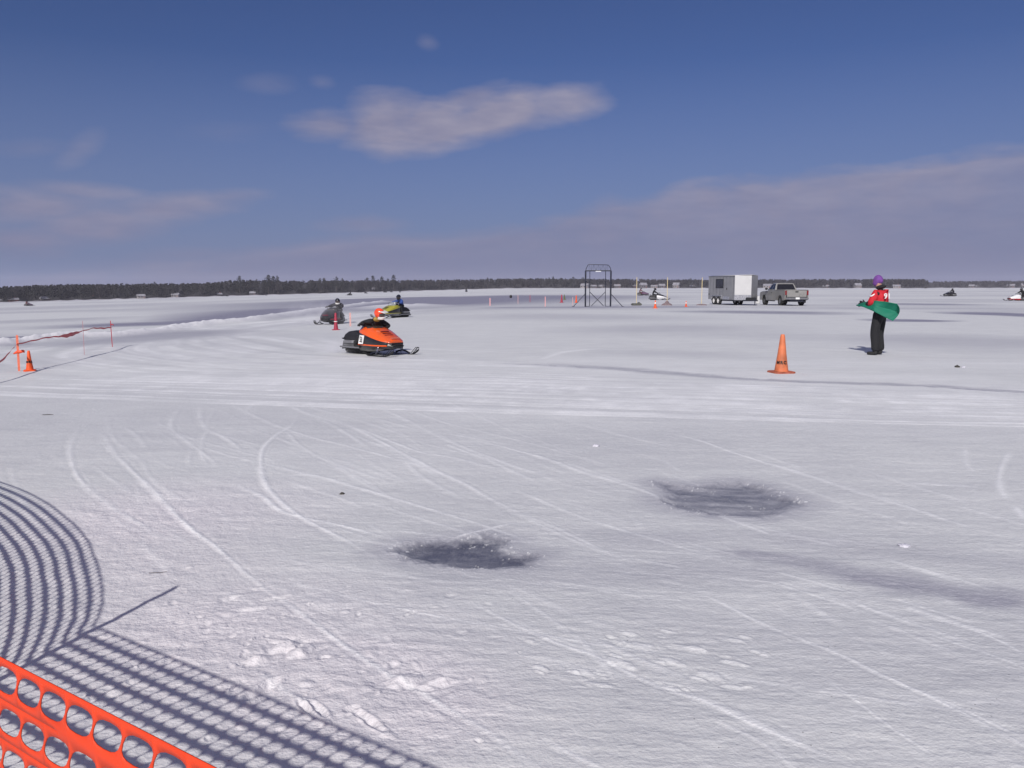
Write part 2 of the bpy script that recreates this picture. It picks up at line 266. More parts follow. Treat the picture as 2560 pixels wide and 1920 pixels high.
# wind- and sled-combed streaks run roughly along the straight of the course
su=FX*math.cos(R(-9))+FY*math.sin(R(-9)); sv=-FX*math.sin(R(-9))+FY*math.cos(R(-9))
h+=.0045*fbm(su*1.6,sv*5,11,4)*near+.003*fbm(su*7,sv*22,21,3)*near+.012*fbm(FX*.5,FY*.5,31,3)
h+=.02*fbm(FX*.13,FY*.13,41,3)*np.clip(dist/8,0,1)
def region(cx,cy,rx,ry,rot=0):
    c,s=math.cos(rot),math.sin(rot); u=((FX-cx)*c+(FY-cy)*s)/rx; v=((FY-cy)*c-(FX-cx)*s)/ry
    return np.clip(1.25-np.hypot(u,v),0,1)
TRACKS=[
 (0.03,1,[(-5.24,9.52),(-4.6,8.16),(-4.01,7.13),(-3.58,6.49),(-3.15,5.94),(-2.88,5.63),(-2.54,5.26),(-2.25,4.97)]),
 (0.03,1.2,[(-4.78,8.99),(-4.32,8.26),(-3.71,7.4),(-3.16,6.61),(-2.76,6.04),(-2.36,5.44),(-2.08,5.05),(-1.84,4.76),(-1.64,4.49),(-1.44,4.22),(-1.25,3.98),(-1.0,3.67),(-0.79,3.41),(-0.64,3.22),(-0.49,3.06),(-0.37,2.94),(-0.27,2.82),(-0.12,2.67),(0.03,2.48),(0.14,2.36)]),
 (0.02,0.8,[(-4.8,9.14),(-3.86,7.62),(-3.18,6.65),(-2.97,6.35)]),
 (0.035,0.9,[(-4.61,11.04),(-4.35,10.09),(-3.99,9.19),(-3.62,8.56),(-3.1,7.76),(-2.62,7.0)]),
 (0.03,0.9,[(-4.41,11.12),(-3.9,9.84),(-3.47,8.97),(-3.14,8.51),(-2.59,7.6)]),
 (0.035,1.1,[(-2.78,10.24),(-2.57,9.16),(-2.56,8.51),(-2.48,7.81),(-2.27,7.06),(-2.05,6.43),(-1.8,5.9),(-1.51,5.42),(-1.27,5.1),(-1.02,4.8),(-0.76,4.45)]),
 (0.03,1,[(-2.3,6.37),(-1.9,5.91),(-1.67,5.54),(-1.42,5.32),(-1.16,5.15),(-0.98,5.01),(-0.68,4.78)]),
 (0.02,0.6,[(-4.85,10.35),(-3.8,8.86),(-3.15,8.12),(-2.59,7.6),(-2.03,7.04)]),
 (0.02,0.6,[(-2.56,8.86),(-2.13,7.89),(-1.58,7.0),(-0.95,6.27)]),
 (0.022,0.9,[(-2.0,6.51),(-1.73,6.61),(-1.21,6.14),(-0.88,5.8),(-0.51,5.44),(-0.14,5.04),(0.13,4.75)]),
 (0.022,0.9,[(-2.65,10.22),(-1.9,9.09),(-1.16,7.68),(-0.73,6.84),(-0.39,6.24),(-0.1,5.66),(0.28,5.03)]),
 (0.02,0.8,[(-3.73,12.1),(-2.74,10.24),(-1.68,8.76),(-0.92,7.55),(-0.54,7.21),(0.07,6.53)]),
 (0.02,0.7,[(-4.08,11.29),(-3.25,9.93),(-2.3,8.54),(-1.65,7.84),(-0.85,6.94),(-0.2,6.08)]),
 (0.02,0.7,[(-2.62,14.66),(-1.5,12.43),(-0.63,10.17),(0.0,8.6),(0.63,7.34)]),
 (0.02,0.7,[(-2.46,11.76),(-1.49,9.88),(-0.76,8.26),(0.0,6.88),(0.36,6.43)]),
 (0.025,1,[(0.0,5.14),(-0.24,4.95),(-0.36,4.84)]),
 (0.05,0.6,[(-8.3,15.5),(-8.13,17.27),(-8.09,18.34)]),
 (0.05,1,[(-10.23,23.24),(-8.04,19.54),(-6.56,17.39),(-5.67,16.42)]),
 (0.05,0.6,[(-10.71,23.4),(-7.73,18.24),(-5.11,14.41),(-3.71,12.51)]),
 (0.06,0.6,[(-10.69,26.4),(-7.86,20.86),(-5.19,17.57),(-3.25,15.63),(0.0,13.5)]),
 (0.025,1,[(-0.49,8.23),(0.0,7.59),(0.32,7.15),(0.59,6.63),(0.84,6.25),(1.05,5.88),(1.09,5.56)]),
 (0.025,0.9,[(0.0,6.06),(0.25,5.65),(0.47,5.28),(0.68,5.01),(0.86,4.79),(1.03,4.59),(1.2,4.42)]),
 (0.025,0.8,[(0.0,5.42),(0.23,5.13),(0.4,4.83),(0.57,4.52)]),
 (0.022,1,[(1.56,8.52),(1.88,7.98),(2.13,7.18),(2.36,6.62),(2.49,6.21),(2.61,5.84),(2.77,5.46),(2.91,5.01),(3.11,4.68)]),
 (0.02,0.8,[(1.41,5.26),(1.51,5.04),(1.61,4.84)]),
 (0.07,1.1,[(1.93,13.18),(3.53,12.05),(4.89,11.11),(6.51,10.01)]),
 (0.09,1.1,[(0.0,14.23),(2.25,12.84),(4.27,11.76),(7.05,10.86)]),
 (0.06,1,[(1.91,10.84),(3.58,10.15),(5.06,9.56),(5.89,9.04)]),
 (0.05,1,[(0.74,10.06),(2.18,9.27)]),
 (0.05,1,[(1.65,10.21),(3.38,9.58),(4.3,9.14),(5.6,8.59)]),
 (0.08,0.9,[(-1.34,15.24),(1.21,13.74),(3.29,12.49),(5.38,11.48),(6.83,10.52)]),
 (0.06,0.7,[(0.0,12.84),(2.34,11.42),(4.34,10.55),(6.21,9.54)]),
 (0.08,0.6,[(-2.63,18.07),(0.0,16.44),(1.79,15.31),(3.59,13.63)]),
 (0.03,0.8,[(4.68,7.35),(4.13,6.59),(3.74,5.97),(3.59,5.63)]),
 (0.03,0.8,[(3.53,5.45),(3.41,5.17)]),
 (0.12,0.9,[(0.49,16.64),(0.76,17.43),(1.27,18.95),(2.32,19.94)]),
 (0.02,0.7,[(3.09,6.12),(3.55,5.97)]),
 (0.018,1,[(-1.41,4.25),(-1.15,4.09),(-0.97,4.0),(-0.79,3.87),(-0.63,3.78),(-0.38,3.65),(-0.18,3.56),(0.09,3.44),(0.35,3.32),(0.59,3.23),(0.78,3.16)]),
 (0.025,1.1,[(-0.32,3.92),(-0.15,3.74),(-0.0,3.55),(0.13,3.4),(0.25,3.28),(0.34,3.21),(0.51,3.01),(0.62,2.9),(0.71,2.83),(0.8,2.73),(0.88,2.64),(0.97,2.55),(1.04,2.48),(1.14,2.4)]),
 (0.014,0.9,[(-0.11,4.16),(0.16,4.02),(0.41,3.94),(0.69,3.82),(0.94,3.79),(1.04,3.75)]),
 (0.028,1.2,[(0.81,4.09),(0.95,3.88),(1.04,3.74),(1.11,3.59),(1.2,3.44),(1.29,3.32),(1.4,3.17),(1.45,3.06),(1.51,2.96),(1.59,2.83),(1.66,2.69),(1.73,2.53)]),
 (0.02,1,[(1.43,3.06),(1.53,2.93),(1.63,2.8),(1.69,2.69),(1.76,2.57)]),
 (0.012,1,[(0.44,4.25),(0.75,4.16),(1.05,4.1),(1.34,4.02),(1.49,3.87),(1.59,3.74),(1.7,3.6)]),
 (0.012,1,[(0.68,4.42),(0.95,4.25)]),
 (0.02,0.8,[(2.1,4.39),(2.24,4.18),(2.36,4.02),(2.45,3.88)]),
 (0.02,0.9,[(1.9,3.6),(2.05,3.46),(2.13,3.3),(2.15,3.19)]),
 (0.02,0.9,[(1.84,3.41),(1.94,3.27),(2.01,3.18),(2.08,3.07)]),
 (0.016,0.9,[(1.24,3.0),(1.3,2.78),(1.34,2.62),(1.4,2.47)]),
 (0.012,0.8,[(1.4,4.21),(1.75,3.84)]),
]
STREAKS=[
 (0.55,[(-19.82,30.82),(-20.01,32.9)],[1.26,1.43]),
 (0.4,[(-18.97,33.27),(-18.76,34.93)],[1.1,1.21]),
 (0.35,[(-14.57,27.5),(-13.8,28.9),(-13.24,32.17)],[2.27,2.5,3.1]),
 (0.6,[(-23.96,44.24),(-21.12,45.06),(-18.45,46.6),(-18.16,58.78),(-18.7,74.6),(-17.64,82.81)],[2.59,2.68,2.87,4.57,7.37,9.1]),
 (0.8,[(-23.78,153.58),(-16.73,135.6)],[12.44,9.67]),
 (0.6,[(-9.8,79.33),(-8.8,103.57),(-6.54,136.36)],[10.46,18.0,31.79]),
 (0.4,[(-8.8,73.29),(-6.16,76.95),(-1.13,75.21)],[5.29,5.82,5.48]),
 (0.35,[(-12.9,62.1),(-7.51,75.07)],[5.09,7.42]),
 (0.45,[(12.52,50.86),(17.24,47.63)],[2.55,2.24]),
 (0.9,[(17.55,36.68),(18.7,36.24)],[0.98,0.95]),
 (0.9,[(27.99,48.34),(27.87,43.49),(28.48,40.04)],[1.69,1.37,1.16]),
 (0.5,[(34.72,72.59),(37.92,70.89)],[3.12,2.98]),
 (0.25,[(11.98,23.38),(12.94,22.0),(16.02,21.68)],[2.56,2.27,2.2]),
 (0.2,[(3.98,28.33),(7.34,30.5)],[2.64,3.09]),
 (0.4,[(-1.87,62.46),(6.12,61.24),(14.64,62.29)],[2.52,2.45,2.55]),
 (0.15,[(2.66,18.88),(4.69,17.91)],[0.82,0.74]),
 (0.12,[(5.74,27.25),(9.87,23.95)],[2.21,1.71]),
 (0.12,[(-12.73,19.73),(-10.73,19.71)],[2.36,2.36]),
 (0.1,[(-11.73,29.93),(-6.72,25.72)],[2.99,2.19]),
 (0.2,[(-36.48,56.86),(-31.83,58.83)],[4.29,4.59]),
 (0.18,[(-83.05,129.69),(-81.43,166.21)],[16.87,27.97]),
 (0.15,[(0.0,43.31),(6.36,39.69)],[4.27,3.64]),
 (0.4,[(-17.06,26.49),(-16.61,27.07),(-17.45,27.76)],[0.35,0.36,0.38]),
 (0.2,[(21.12,58.64),(37.25,56.41)],[3.4,3.15]),
 (0.2,[(-37.65,96.51),(-28.7,98.96)],[9.26,9.74]),
 (0.42,[(1.2,4.5),(1.43,4.43),(1.67,4.29),(1.9,4.1),(2.3,3.85),(2.9,3.7)],[0.12,0.14,0.15,0.14,0.13,0.12]),
 (0.22,[(-0.6,4.11),(0.7,4.19),(1.41,4.36)],[0.27,0.28,0.3]),
 (0.50,[(1.7,4.12),(1.88,4.04),(2.02,3.94),(2.22,3.86),(2.32,3.76),(2.74,3.69)],[0.07,0.09,0.11,0.11,0.10,0.09]),
 (0.1,[(0.46,7.58),(1.74,8.14)],[1.18,1.37]),
 (0.1,[(-6.92,11.55),(-3.44,9.94)],[2.83,2.06]),
 (0.42,[(0.0,16.29),(1.76,15.15),(3.54,13.45),(4.66,12.79),(6.2,12.45),(7.5,11.57),(8.54,11.09)],[0.26, 0.23, 0.18, 0.17, 0.15, 0.14, 0.12]),
]
PUD1= [(-0.72, 4.59), (-0.64, 4.72), (-0.54, 4.81), (-0.4, 4.79), (-0.28, 4.86), (-0.16, 4.92), (-0.03, 4.8), (-0.03, 4.63), (0.02, 4.54), (0.14, 4.49), (0.11, 4.32), (-0.09, 4.27), (-0.32, 4.3), (-0.5, 4.4), (-0.63, 4.52)]
PUD2= [(1.15, 6.24), (1.4, 6.07), (1.78, 6.22), (1.97, 6.01), (2.07, 5.68), (2.1, 5.53), (1.67, 5.22), (1.37, 5.3), (1.13, 5.49), (1.08, 5.68), (1.19, 5.93)]
BERM= [(-18.32, 24.58), (-17.68, 27.46), (-17.81, 30.02), (-17.58, 32.41), (-15.85, 32.21), (-15.44, 34.97), (-16.18, 41.36), (-15.44, 45.32), (-15.58, 53.64), (-16.48, 68.64), (-17.03, 89.64), (-17.06, 106.69)]
# trodden, crusty snow beside the fence
walk=np.clip(region(-1.3,3.4,1.5,.9,R(-35))+region(-.55,2.9,.55,.42,R(-30))+region(-2.6,5.3,1.3,1.2),0,1)
lump=fbm(FX*6,FY*6,61,4,.6); crust=np.maximum(crust,walk)
h+=walk*(.010*lump+.012*np.clip(fbm(FX*3.5,FY*5,63,2)-.25,0,1))
# boot scuffs and lumps
rs=np.random.default_rng(4)
def dent(cx,cy,r,dep,rot,asp=.45,ir=3):
    c,s=math.cos(rot),math.sin(rot); m=np.where((abs(FX-cx)<r*3)&(abs(FY-cy)<r*3))[0]
    u=((FX[m]-cx)*c+(FY[m]-cy)*s)/r; v=((FY[m]-cy)*c-(FX[m]-cx)*s)/(r*asp); d=np.hypot(u,v)+.5*(fbm(FX[m]*22,FY[m]*22,77,3))
    h[m]-=dep*np.clip(1.2-d,0,1)**1.0; h[m]+=dep*.25*np.exp(-((d-1.5)/.4)**2)
for cx,cy,r,dep,rot,a in [(-.98,2.96,.075,.022,1.2,.4),(-.78,2.82,.06,.016,-.9,.22),(-.72,2.80,.07,.014,-.9,.2),(-.52,2.72,.08,.014,-.8,.2),(-.60,2.80,.03,.012,.4,.6),(-1.0,3.35,.055,-.022,.2,.8),(-.92,3.30,.06,-.02,1,.7),(-1.08,3.22,.05,-.018,.2,.7),(-.80,3.22,.03,.014,.5,.5),(-.44,3.02,.06,-.018,.3,.7),(-.28,3.0,.05,-.016,.2,.6),(-.36,2.95,.06,.012,-.3,.3),(-1.3,3.75,.08,.012,.2,.3),(-1.45,3.9,.06,.012,.8,.4),(-1.2,3.9,.07,.01,.4,.3)]: dent(cx,cy,r,dep,rot,a)
for _ in range(90):
    a=rs.normal(-1.1,.55); b=rs.normal(3.3,.45); dent(a,b,rs.uniform(.01,.035),rs.choice([.005,-.006,.007]),rs.uniform(0,3),rs.uniform(.3,.9))
# elongated slush lumps lower centre right
for cx,cy,r in [(.55,3.30,.12),(.78,3.26,.10),(.66,3.14,.09),(.92,3.13,.07),(.80,3.02,.08),(.45,3.14,.10),(.98,3.34,.08),(.62,2.93,.06),(.30,3.06,.09),(.34,2.96,.07),(.86,2.93,.05),(1.05,3.22,.05),(.12,3.10,.06),(.52,3.42,.06),(.7,3.44,.05)]:
    rot=-.5+rs.uniform(-.2,.2); c,s_=math.cos(rot),math.sin(rot); m=np.where((abs(FX-cx)<r*3)&(abs(FY-cy)<r*3))[0]
    for q_ in range(2):
        ox,oy,rr_=(0,0,r*.72) if q_==0 else (rs.normal(0,.05),rs.normal(0,.05),r*.4)
        u=((FX[m]-cx-ox)*c+(FY[m]-cy-oy)*s_)/rr_; v=((FY[m]-cy-oy)*c-(FX[m]-cx-ox)*s_)/(rr_*.36); d=np.hypot(u,v)+.75*fbm(FX[m]*24,FY[m]*24,79,4,.6); k_=np.clip((1.15-d)*1.8,0,1)
        h[m]+=.004*k_; fresh[m]=np.maximum(fresh[m],.42*k_); h[m]-=.002*np.clip(1-abs(d-1.5)*2,0,1)
def paint(pts,w,st,kind,taper=True):
    q=smooth_line(pts,6) if kind!='streak' else smooth_line(pts,4); n=len(q)-1
    rmax=np.hypot(*np.array(q).T)
    for i in range(n):
        a,b=q[i],q[i+1]; ww=w if not isinstance(w,(list,tuple)) else np.interp(i/n,np.linspace(0,1,len(w)),w); ww=max(ww,.85*(.00039 if rmax[i]>7.3 else .00069)*rmax[i]**2); pad=ww*4+.02
        da=math.hypot(*a); db=math.hypot(*b); r0=max(.05,min(da,db)*.985-pad); r1=max(da,db)*1.015+pad
        i0=np.searchsorted(RR,r0); i1=np.searchsorted(RR,r1)+1
        aa=math.atan2(a[0],a[1]); ab=math.atan2(b[0],b[1]); ap=math.atan(pad/max(.3,min(da,db)))+.002
        if max(aa,ab)<-.7 or min(aa,ab)>.7: continue
        j0=max(0,np.searchsorted(AZ[:1300],min(aa,ab)-ap)); j1=min(1300,np.searchsorted(AZ[:1300],max(aa,ab)+ap)+1)
        if i1<=i0 or j1<=j0: continue
        idx=(np.arange(i0,min(i1,NR))[:,None]*NA+np.arange(j0,j1)[None,:]).ravel()
        d,t=segdist(FX[idx],FY[idx],a,b); e=min(1,(i+.5)/n*6,(1-(i+.5)/n)*6) if taper else 1
        if kind=='track':
            br=np.clip(.15+.9*vn(FX[idx]*.9+FY[idx]*.31,FY[idx]*.9-FX[idx]*.27,91)+.6*vn(FX[idx]*4.7,FY[idx]*4.7,92)**2,0,1.5)
            k=np.exp(-(d/ww)**2)*st*e*br; fresh[idx]=np.maximum(fresh[idx],k)
            trk[idx]=np.maximum(trk[idx],k*min(1,ww/.02)); 
            k2=np.exp(-((d-ww*1.9)/(ww*.7))**2)*st*e; trg[idx]=np.maximum(trg[idx],k2*.5)
        else:
            dd=d/ww*(1+.35*fbm(FX[idx]/ww*.5,FY[idx]/ww*.5,55,2)); k=st*e*np.clip(1.3-dd,0,1)**.9
            streak[idx]=np.maximum(streak[idx],k)
trk=np.zeros_like(FX); trg=np.zeros_like(FX); streak=np.zeros_like(FX)
for wd,st,p in TRACKS: paint(p,wd*(.42 if wd<.05 else .8),st*.8,'track')
# many faint parallel ski lines following the same bends
for k in range(230):
    wd,st,p=TRACKS[rs.integers(0,len(TRACKS))]
    if len(p)<4 or wd>.06: continue
    ox,oy=rs.normal(0,.35),rs.normal(0,.35); sc_=1+rs.normal(0,.05); cx=np.mean([a for a,b in p]); cy=np.mean([b for a,b in p]); ang=rs.normal(0,.05)
    ks=2+cy*.02
    q=[(cx+((a-cx)*math.cos(ang)-(b-cy)*math.sin(ang))*sc_+ox*ks,cy+((a-cx)*math.sin(ang)+(b-cy)*math.cos(ang))*sc_+oy*ks) for a,b in p]
    s0=rs.integers(0,len(q)-2); q=q[s0:s0+rs.integers(3,6)]
    if min(math.hypot(*z) for z in q)<2.2: continue
    paint(q,rs.uniform(.008,.02)*(1+cy*.05),rs.uniform(.15,.55),'track')
# broad lanes of the race straight, far right, and the bend at the left
for k in range(110):
    x0=rs.uniform(-1,3); y0=rs.uniform(9.8,12.9); q=[(x0-9,y0+3.6-.02*y0),(x0-4,y0+1.4),(x0,y0),(x0+5,y0-1.2),(x0+12,y0-2.2)]
    s0=rs.integers(0,2); paint(q[s0:s0+rs.integers(3,5)],rs.uniform(.02,.06),rs.uniform(.5,1.5),'track')
for k in range(60):
    o=rs.normal(0,1.6); q=[(-7.5+o*.2,52+o*3),(-11.5-o*.5,38+o),(-12.6-o*.8,30),(-10.5-o*.9,23.5-o),(-6-o*.4,18.2-o),(0,15.2-o*.9),(8,12.6-o*.8)]
    s0=rs.integers(0,4); paint(q[s0:s0+rs.integers(3,5)],rs.uniform(.05,.15),rs.uniform(.3,1.0),'track')
lanew=np.zeros_like(FX)
for p,w_,a_ in [([(-4,14.6),(0,12.9),(3,11.9),(8,10.9),(14,10.2)],1.9,.55),([(-12,29),(-10.5,23),(-6,18),(0,15.4),(7,12.9)],1.4,.42),([(1,16.8),(5,15.8),(9,15.9),(13,15)],1.2,.35),([(-9,17),(-5,13),(0,10.8),(6,9.8),(9,9.6)],2.2,.34),([(-5,11),(-3,8.5),(-1,7.4)],1.8,.2)]:
    q=smooth_line(p,5)
    for i in range(len(q)-1):
        m_=np.where((abs(FX-q[i][0])<4)&(abs(FY-q[i][1])<4))[0]; d_,t_=segdist(FX[m_],FY[m_],q[i],q[i+1]); lanew[m_]=np.maximum(lanew[m_],a_*np.clip(1.2-d_/w_,0,1))
fresh=np.maximum(fresh,lanew*(.75+.6*fbm(su*.8,sv*3.5,201,4)))
for k in range(40):
    x0=rs.uniform(-1,3); y0=rs.uniform(9.8,13.2); q=[(x0-9,y0+3.6-.02*y0),(x0-4,y0+1.4),(x0,y0),(x0+5,y0-1.2),(x0+12,y0-2.2)]
    s0=rs.integers(0,2); paint(q[s0:s0+rs.integers(3,5)],rs.uniform(.04,.10),rs.uniform(.08,.22),'streak')
# worn grey grooves between the bright ski lines of the bend
for k in range(34):
    o=rs.normal(0,1.5); q=[(-7.5+o*.2,52+o*3),(-11.5-o*.5,38+o),(-12.6-o*.8,30),(-10.5-o*.9,23.5-o),(-6-o*.4,18.2-o),(0,15.2-o*.9),(8,12.6-o*.8)]
    s0=rs.integers(0,3); paint(q[s0:s0+rs.integers(3,5)],rs.uniform(.07,.22),rs.uniform(.10,.26),'streak')
for st,p,ws in STREAKS: paint(p,[q_*1.25 for q_ in ws],min(1,st*1.35),'streak')
h+=(trk*.0055-trg*.003)*np.clip(1.6-dist/12,.25,1)
streak=np.clip(streak*(1+.45*np.clip((dist-24)/14,0,1)),0,1.15); grime=np.maximum(grime,streak); fresh*=np.clip(1-1.6*streak,0,1)
dk=[(p,w_) for st,p,w_ in STREAKS if st>=.75]
# ragged sled-track print along the straight
rag=np.zeros_like(FX); RAGP=[p for st,p,w_ in STREAKS if abs(st-.42)<.001 and len(p)>6][-1]
def paint_rag(p,wd):
    for i in range(len(p)-1):
        m=np.where((FX>min(p[i][0],p[i+1][0])-.3)&(FX<max(p[i][0],p[i+1][0])+.3)&(FY>min(p[i][1],p[i+1][1])-.6)&(FY<max(p[i][1],p[i+1][1])+.6))[0]
        d,t=segdist(FX[m],FY[m],p[i],p[i+1]); rag[m]=np.maximum(rag[m],np.clip(1.3-d/wd,0,1))
paint_rag(RAGP,.16)
rg=rag*np.clip(vn(FX*6,FY*6,5)*2.4-1.0,0,1); grime=np.maximum(grime,rag*.16); h-=rg*.02; grime=np.maximum(grime,rg*.8)
# slush holes: signed distance to the outline
def polymask(poly,blur,seed):
    bx0=min(p[0] for p in poly)-1.2; bx1=max(p[0] for p in poly)+1.6; by0=min(p[1] for p in poly)-1; by1=max(p[1] for p in poly)+1
    m=np.where((FX>bx0)&(FX<bx1)&(FY>by0)&(FY<by1))[0]; x=FX[m]+.05*fbm(FX[m]*6,FY[m]*6,seed,4,.65); y=FY[m]+.07*fbm(FX[m]*5,FY[m]*5,seed+9,4,.65); ins=np.zeros(len(m),bool); D=np.full(len(m),9.)
    for i in range(len(poly)):
        a=poly[i]; b=poly[(i+1)%len(poly)]; d,_=segdist(x,y,a,b); D=np.minimum(D,d)
        c=((a[1]>y)!=(b[1]>y))&(x<(b[0]-a[0])*(y-a[1])/(b[1]-a[1]+1e-12)+a[0]); ins^=c
    return m,np.where(ins,D,-D)
for poly,seed,amt in ((PUD1,3,1.),(PUD2,8,.85)):
    m,sdv=polymask(poly,.1,seed); k=np.clip(sdv/.10+.35,0,1); sp_=fbm(FX[m]*26,FY[m]*26,seed+3,3,.7)
    k=k*(.80+.28*fbm(FX[m]*3,FY[m]*8,seed+40,3))
    k=k*np.clip(.95+.7*sp_*(1-.5*np.clip(sdv/.15,0,1)),0,1)
    if seed==3: k=np.clip(k+.15*np.clip(sdv/.1,0,1),0,1)
    spk=(vn(FX[m]*58,FY[m]*58,seed+60)>.88)&(sdv>-.06)&(sdv<(.16 if seed==3 else .4))&(fbm(FX[m]*4,FY[m]*4,seed+70,2)>-.1)
    if seed==8: k=k*np.clip(.85+.9*fbm(su[m]*5,sv[m]*16,13,3,.6),.25,1)
    wet[m]=np.maximum(wet[m],np.clip(k*amt,0,1)); grime[m]=np.maximum(grime[m],np.clip(.55+sdv/.55,0,.55))
    k=np.where(spk,k*.4,k); wet[m]=np.minimum(wet[m],np.where(spk,.25,1)); fresh[m]=np.maximum(fresh[m],spk*.75); grime[m]*=np.where(spk,.2,1); h[m]+=spk*.004
    h[m]-=.022*np.clip(sdv/.12+.3,0,1); h[m]+=.008*np.clip(1-abs(sdv)/.07,0,1)*(sp_+.3)+.006*np.clip(sp_,0,1)*(k>.2)*(seed==8)
for cx,cy,rx,ry,rot,a in [(.9,4.75,.9,.32,-.15,.38),(1.9,4.6,1.1,.42,-.2,.42),(2.6,4.25,1.0,.3,-.2,.35),(.3,4.35,.9,.25,-.1,.3),(-.3,5.6,1.2,.6,-.3,.2),(1.6,5.0,1.6,.3,-.3,.18),(-4,9.5,5,2.5,-.2,.22),(-6,13,5,2,0,.2),(3,9,3.5,1.6,-.2,.12),(.2,3.7,1.5,.35,0,.15),(1.9,6.9,1.3,.5,-.2,.15),(-7,8,4,2,0,.2),(1.4,3.4,2.4,1.2,-.2,.22),(.3,4.9,2.5,1.3,0,.14),(1.6,5.6,3,1.3,0,.14)]:
    g_=a*region(cx,cy,rx,ry,rot)*(.7+.5*fbm(su*1.2,sv*4,71,3)); grime=np.maximum(grime,g_)
# broad grey lanes further out
far=np.clip((dist-16)/30,0,1)
lane=fbm(FX*.018+7,FY*.05,101,4,.55)+.25*fbm(FX*.05,FY*.2,102,3)
grime=np.maximum(grime,far*np.clip(lane*1.0-.05,0,.32))
h+=far*.04*fbm(FX*.1,FY*.35,111,3)*np.clip(60/dist,0,1)
# ploughed bank along the outside of the bend
bd=np.full(len(FX),99.); bb=[(p[0],p[1]) for p in BERM]
mb=np.where((FX>-24)&(FX<-11)&(FY>15)&(FY<120))[0]
for i in range(len(bb)-1):
    d,_=segdist(FX[mb],FY[mb],bb[i],bb[i+1]); bd[mb]=np.minimum(bd[mb],d)
bl=np.clip(1-bd/(.9+dist*.012),0,1)**1.3; bn=fbm(FX*1.3,FY*1.3,121,4,.6)
h+=bl*(.16+.14*bn+.0018*dist*.5); fresh=np.maximum(fresh,bl*1.0); crust=np.maximum(crust,bl)
md=np.clip(1-np.hypot((FX+10.2)/5.5,(FY-72)/6.5),0,1); h+=.42*md*(.75+.5*fbm(FX*.5,FY*.5,131,3)); fresh=np.maximum(fresh,md)
h*=np.clip(1.2-dist/400,0,1)
micro=h.copy()
FZ=gz(FX)+h
V=np.column_stack([FX,FY,FZ]); V=np.vstack([V,[0,0,gzs(0)]]); cidx=len(V)-1
ii=np.arange(NR-1)[:,None]; jj=np.arange(NA)[None,:]; a=ii*NA+jj; b=ii*NA+(jj+1)%NA; F=np.stack([a,a+NA,b+NA,b],-1).reshape(-1,4)
# small triangle fan under the feet, as quads with a repeated centre
F2=np.array([[cidx,j,(j+1)%NA] for j in range(NA)],dtype=np.int32)
me=bpy.data.meshes.new('ground'); me.vertices.add(len(V)); me.vertices.foreach_set('co',V.astype(np.float32).ravel())
lp=np.concatenate([F.ravel(),F2.ravel()]).astype(np.int32); me.loops.add(len(lp)); me.loops.foreach_set('vertex_index',lp)
ls=np.concatenate([np.arange(len(F))*4,len(F)*4+np.arange(len(F2))*3]).astype(np.int32); lt=np.concatenate([np.full(len(F),4),np.full(len(F2),3)]).astype(np.int32)
me.polygons.add(len(ls)); me.polygons.foreach_set('loop_start',ls); me.polygons.foreach_set('loop_total',lt); me.polygons.foreach_set('use_smooth',np.ones(len(ls),bool)); me.update(calc_edges=True)
for nm_,ar in (('grime',grime),('wet',wet),('fresh',fresh),('crust',crust)):
    at=me.attributes.new(nm_,'FLOAT','POINT'); at.data.foreach_set('value',np.append(np.clip(ar,0,1.2),0).astype(np.float32))
ground=bpy.data.objects.new('ground',me); COL.objects.link(ground); tag(ground,kind='structure')
def gh(x,y):
    """height of the finished ground at a point"""
    r=math.hypot(x,y); i=int(np.clip(np.searchsorted(RR,r),0,NR-1)); a_=math.atan2(x,y); j=int(np.clip(np.searchsorted(AZ[:1300],a_),0,1299)) if abs(a_)<.63 else 0
    return gzs(x)+(micro[i*NA+j] if abs(a_)<.63 else 0)
m=bpy.data.materials.new('snow'); m.use_nodes=True; t=m.node_tree; n=t.nodes; l=t.links; B=n['Principled BSDF']
def A(nm):
    k=n.new('ShaderNodeAttribute'); k.attribute_name=nm; return k.outputs['Fac']
def G(op,*a,clamp=False): return mth(n,l,op,*a,clamp=clamp)
geo=n.new('ShaderNodeNewGeometry')
def gn(scale,det,sx=1,sy=1,rot=0,rough=.5,kind='ShaderNodeTexNoise'):
    mp=n.new('ShaderNodeMapping'); mp.inputs['Scale'].default_value=(sx,sy,1); mp.inputs['Rotation'].default_value=(0,0,rot); l.new(geo.outputs['Position'],mp.inputs[0])
    k=n.new(kind); k.inputs['Scale'].default_value=scale; l.new(mp.outputs[0],k.inputs['Vector'])
    if kind=='ShaderNodeTexNoise': k.inputs['Detail'].default_value=det; k.inputs['Roughness'].default_value=rough
    return k.outputs[0]
st1=gn(1.0,8,1.3,6.5,R(9),.62); st2=gn(1.0,6,9,34,R(9),.6); br=gn(1.3,7,1,1.6,R(9),.62); st3=gn(1,6,.12,.7,R(4),.6); fine=gn(70,3,1,1); fine2=gn(220,2)
cl=n.new('ShaderNodeMapRange'); cl.inputs[1].default_value=.38; cl.inputs[2].default_value=.62; cl.inputs[3].default_value=.0; cl.inputs[4].default_value=1; l.new(G('ADD',G('MULTIPLY',st1,.30),G('ADD',G('MULTIPLY',st2,.25),G('ADD',G('MULTIPLY',br,.30),G('MULTIPLY',st3,.15)))),cl.inputs[0])
base=mixc(n,l,cl.outputs[0],(.555,.561,.577),(.70,.706,.707))
base=mixc(n,l,G('MULTIPLY',A('crust'),.55,clamp=True),base,(.74,.685,.735))
g1=G('MULTIPLY',A('grime'),G('MULTIPLY_ADD',st1,.9,.55),clamp=True)
base=mixc(n,l,G('MULTIPLY',g1,1.0,clamp=True),base,(.22,.215,.285))
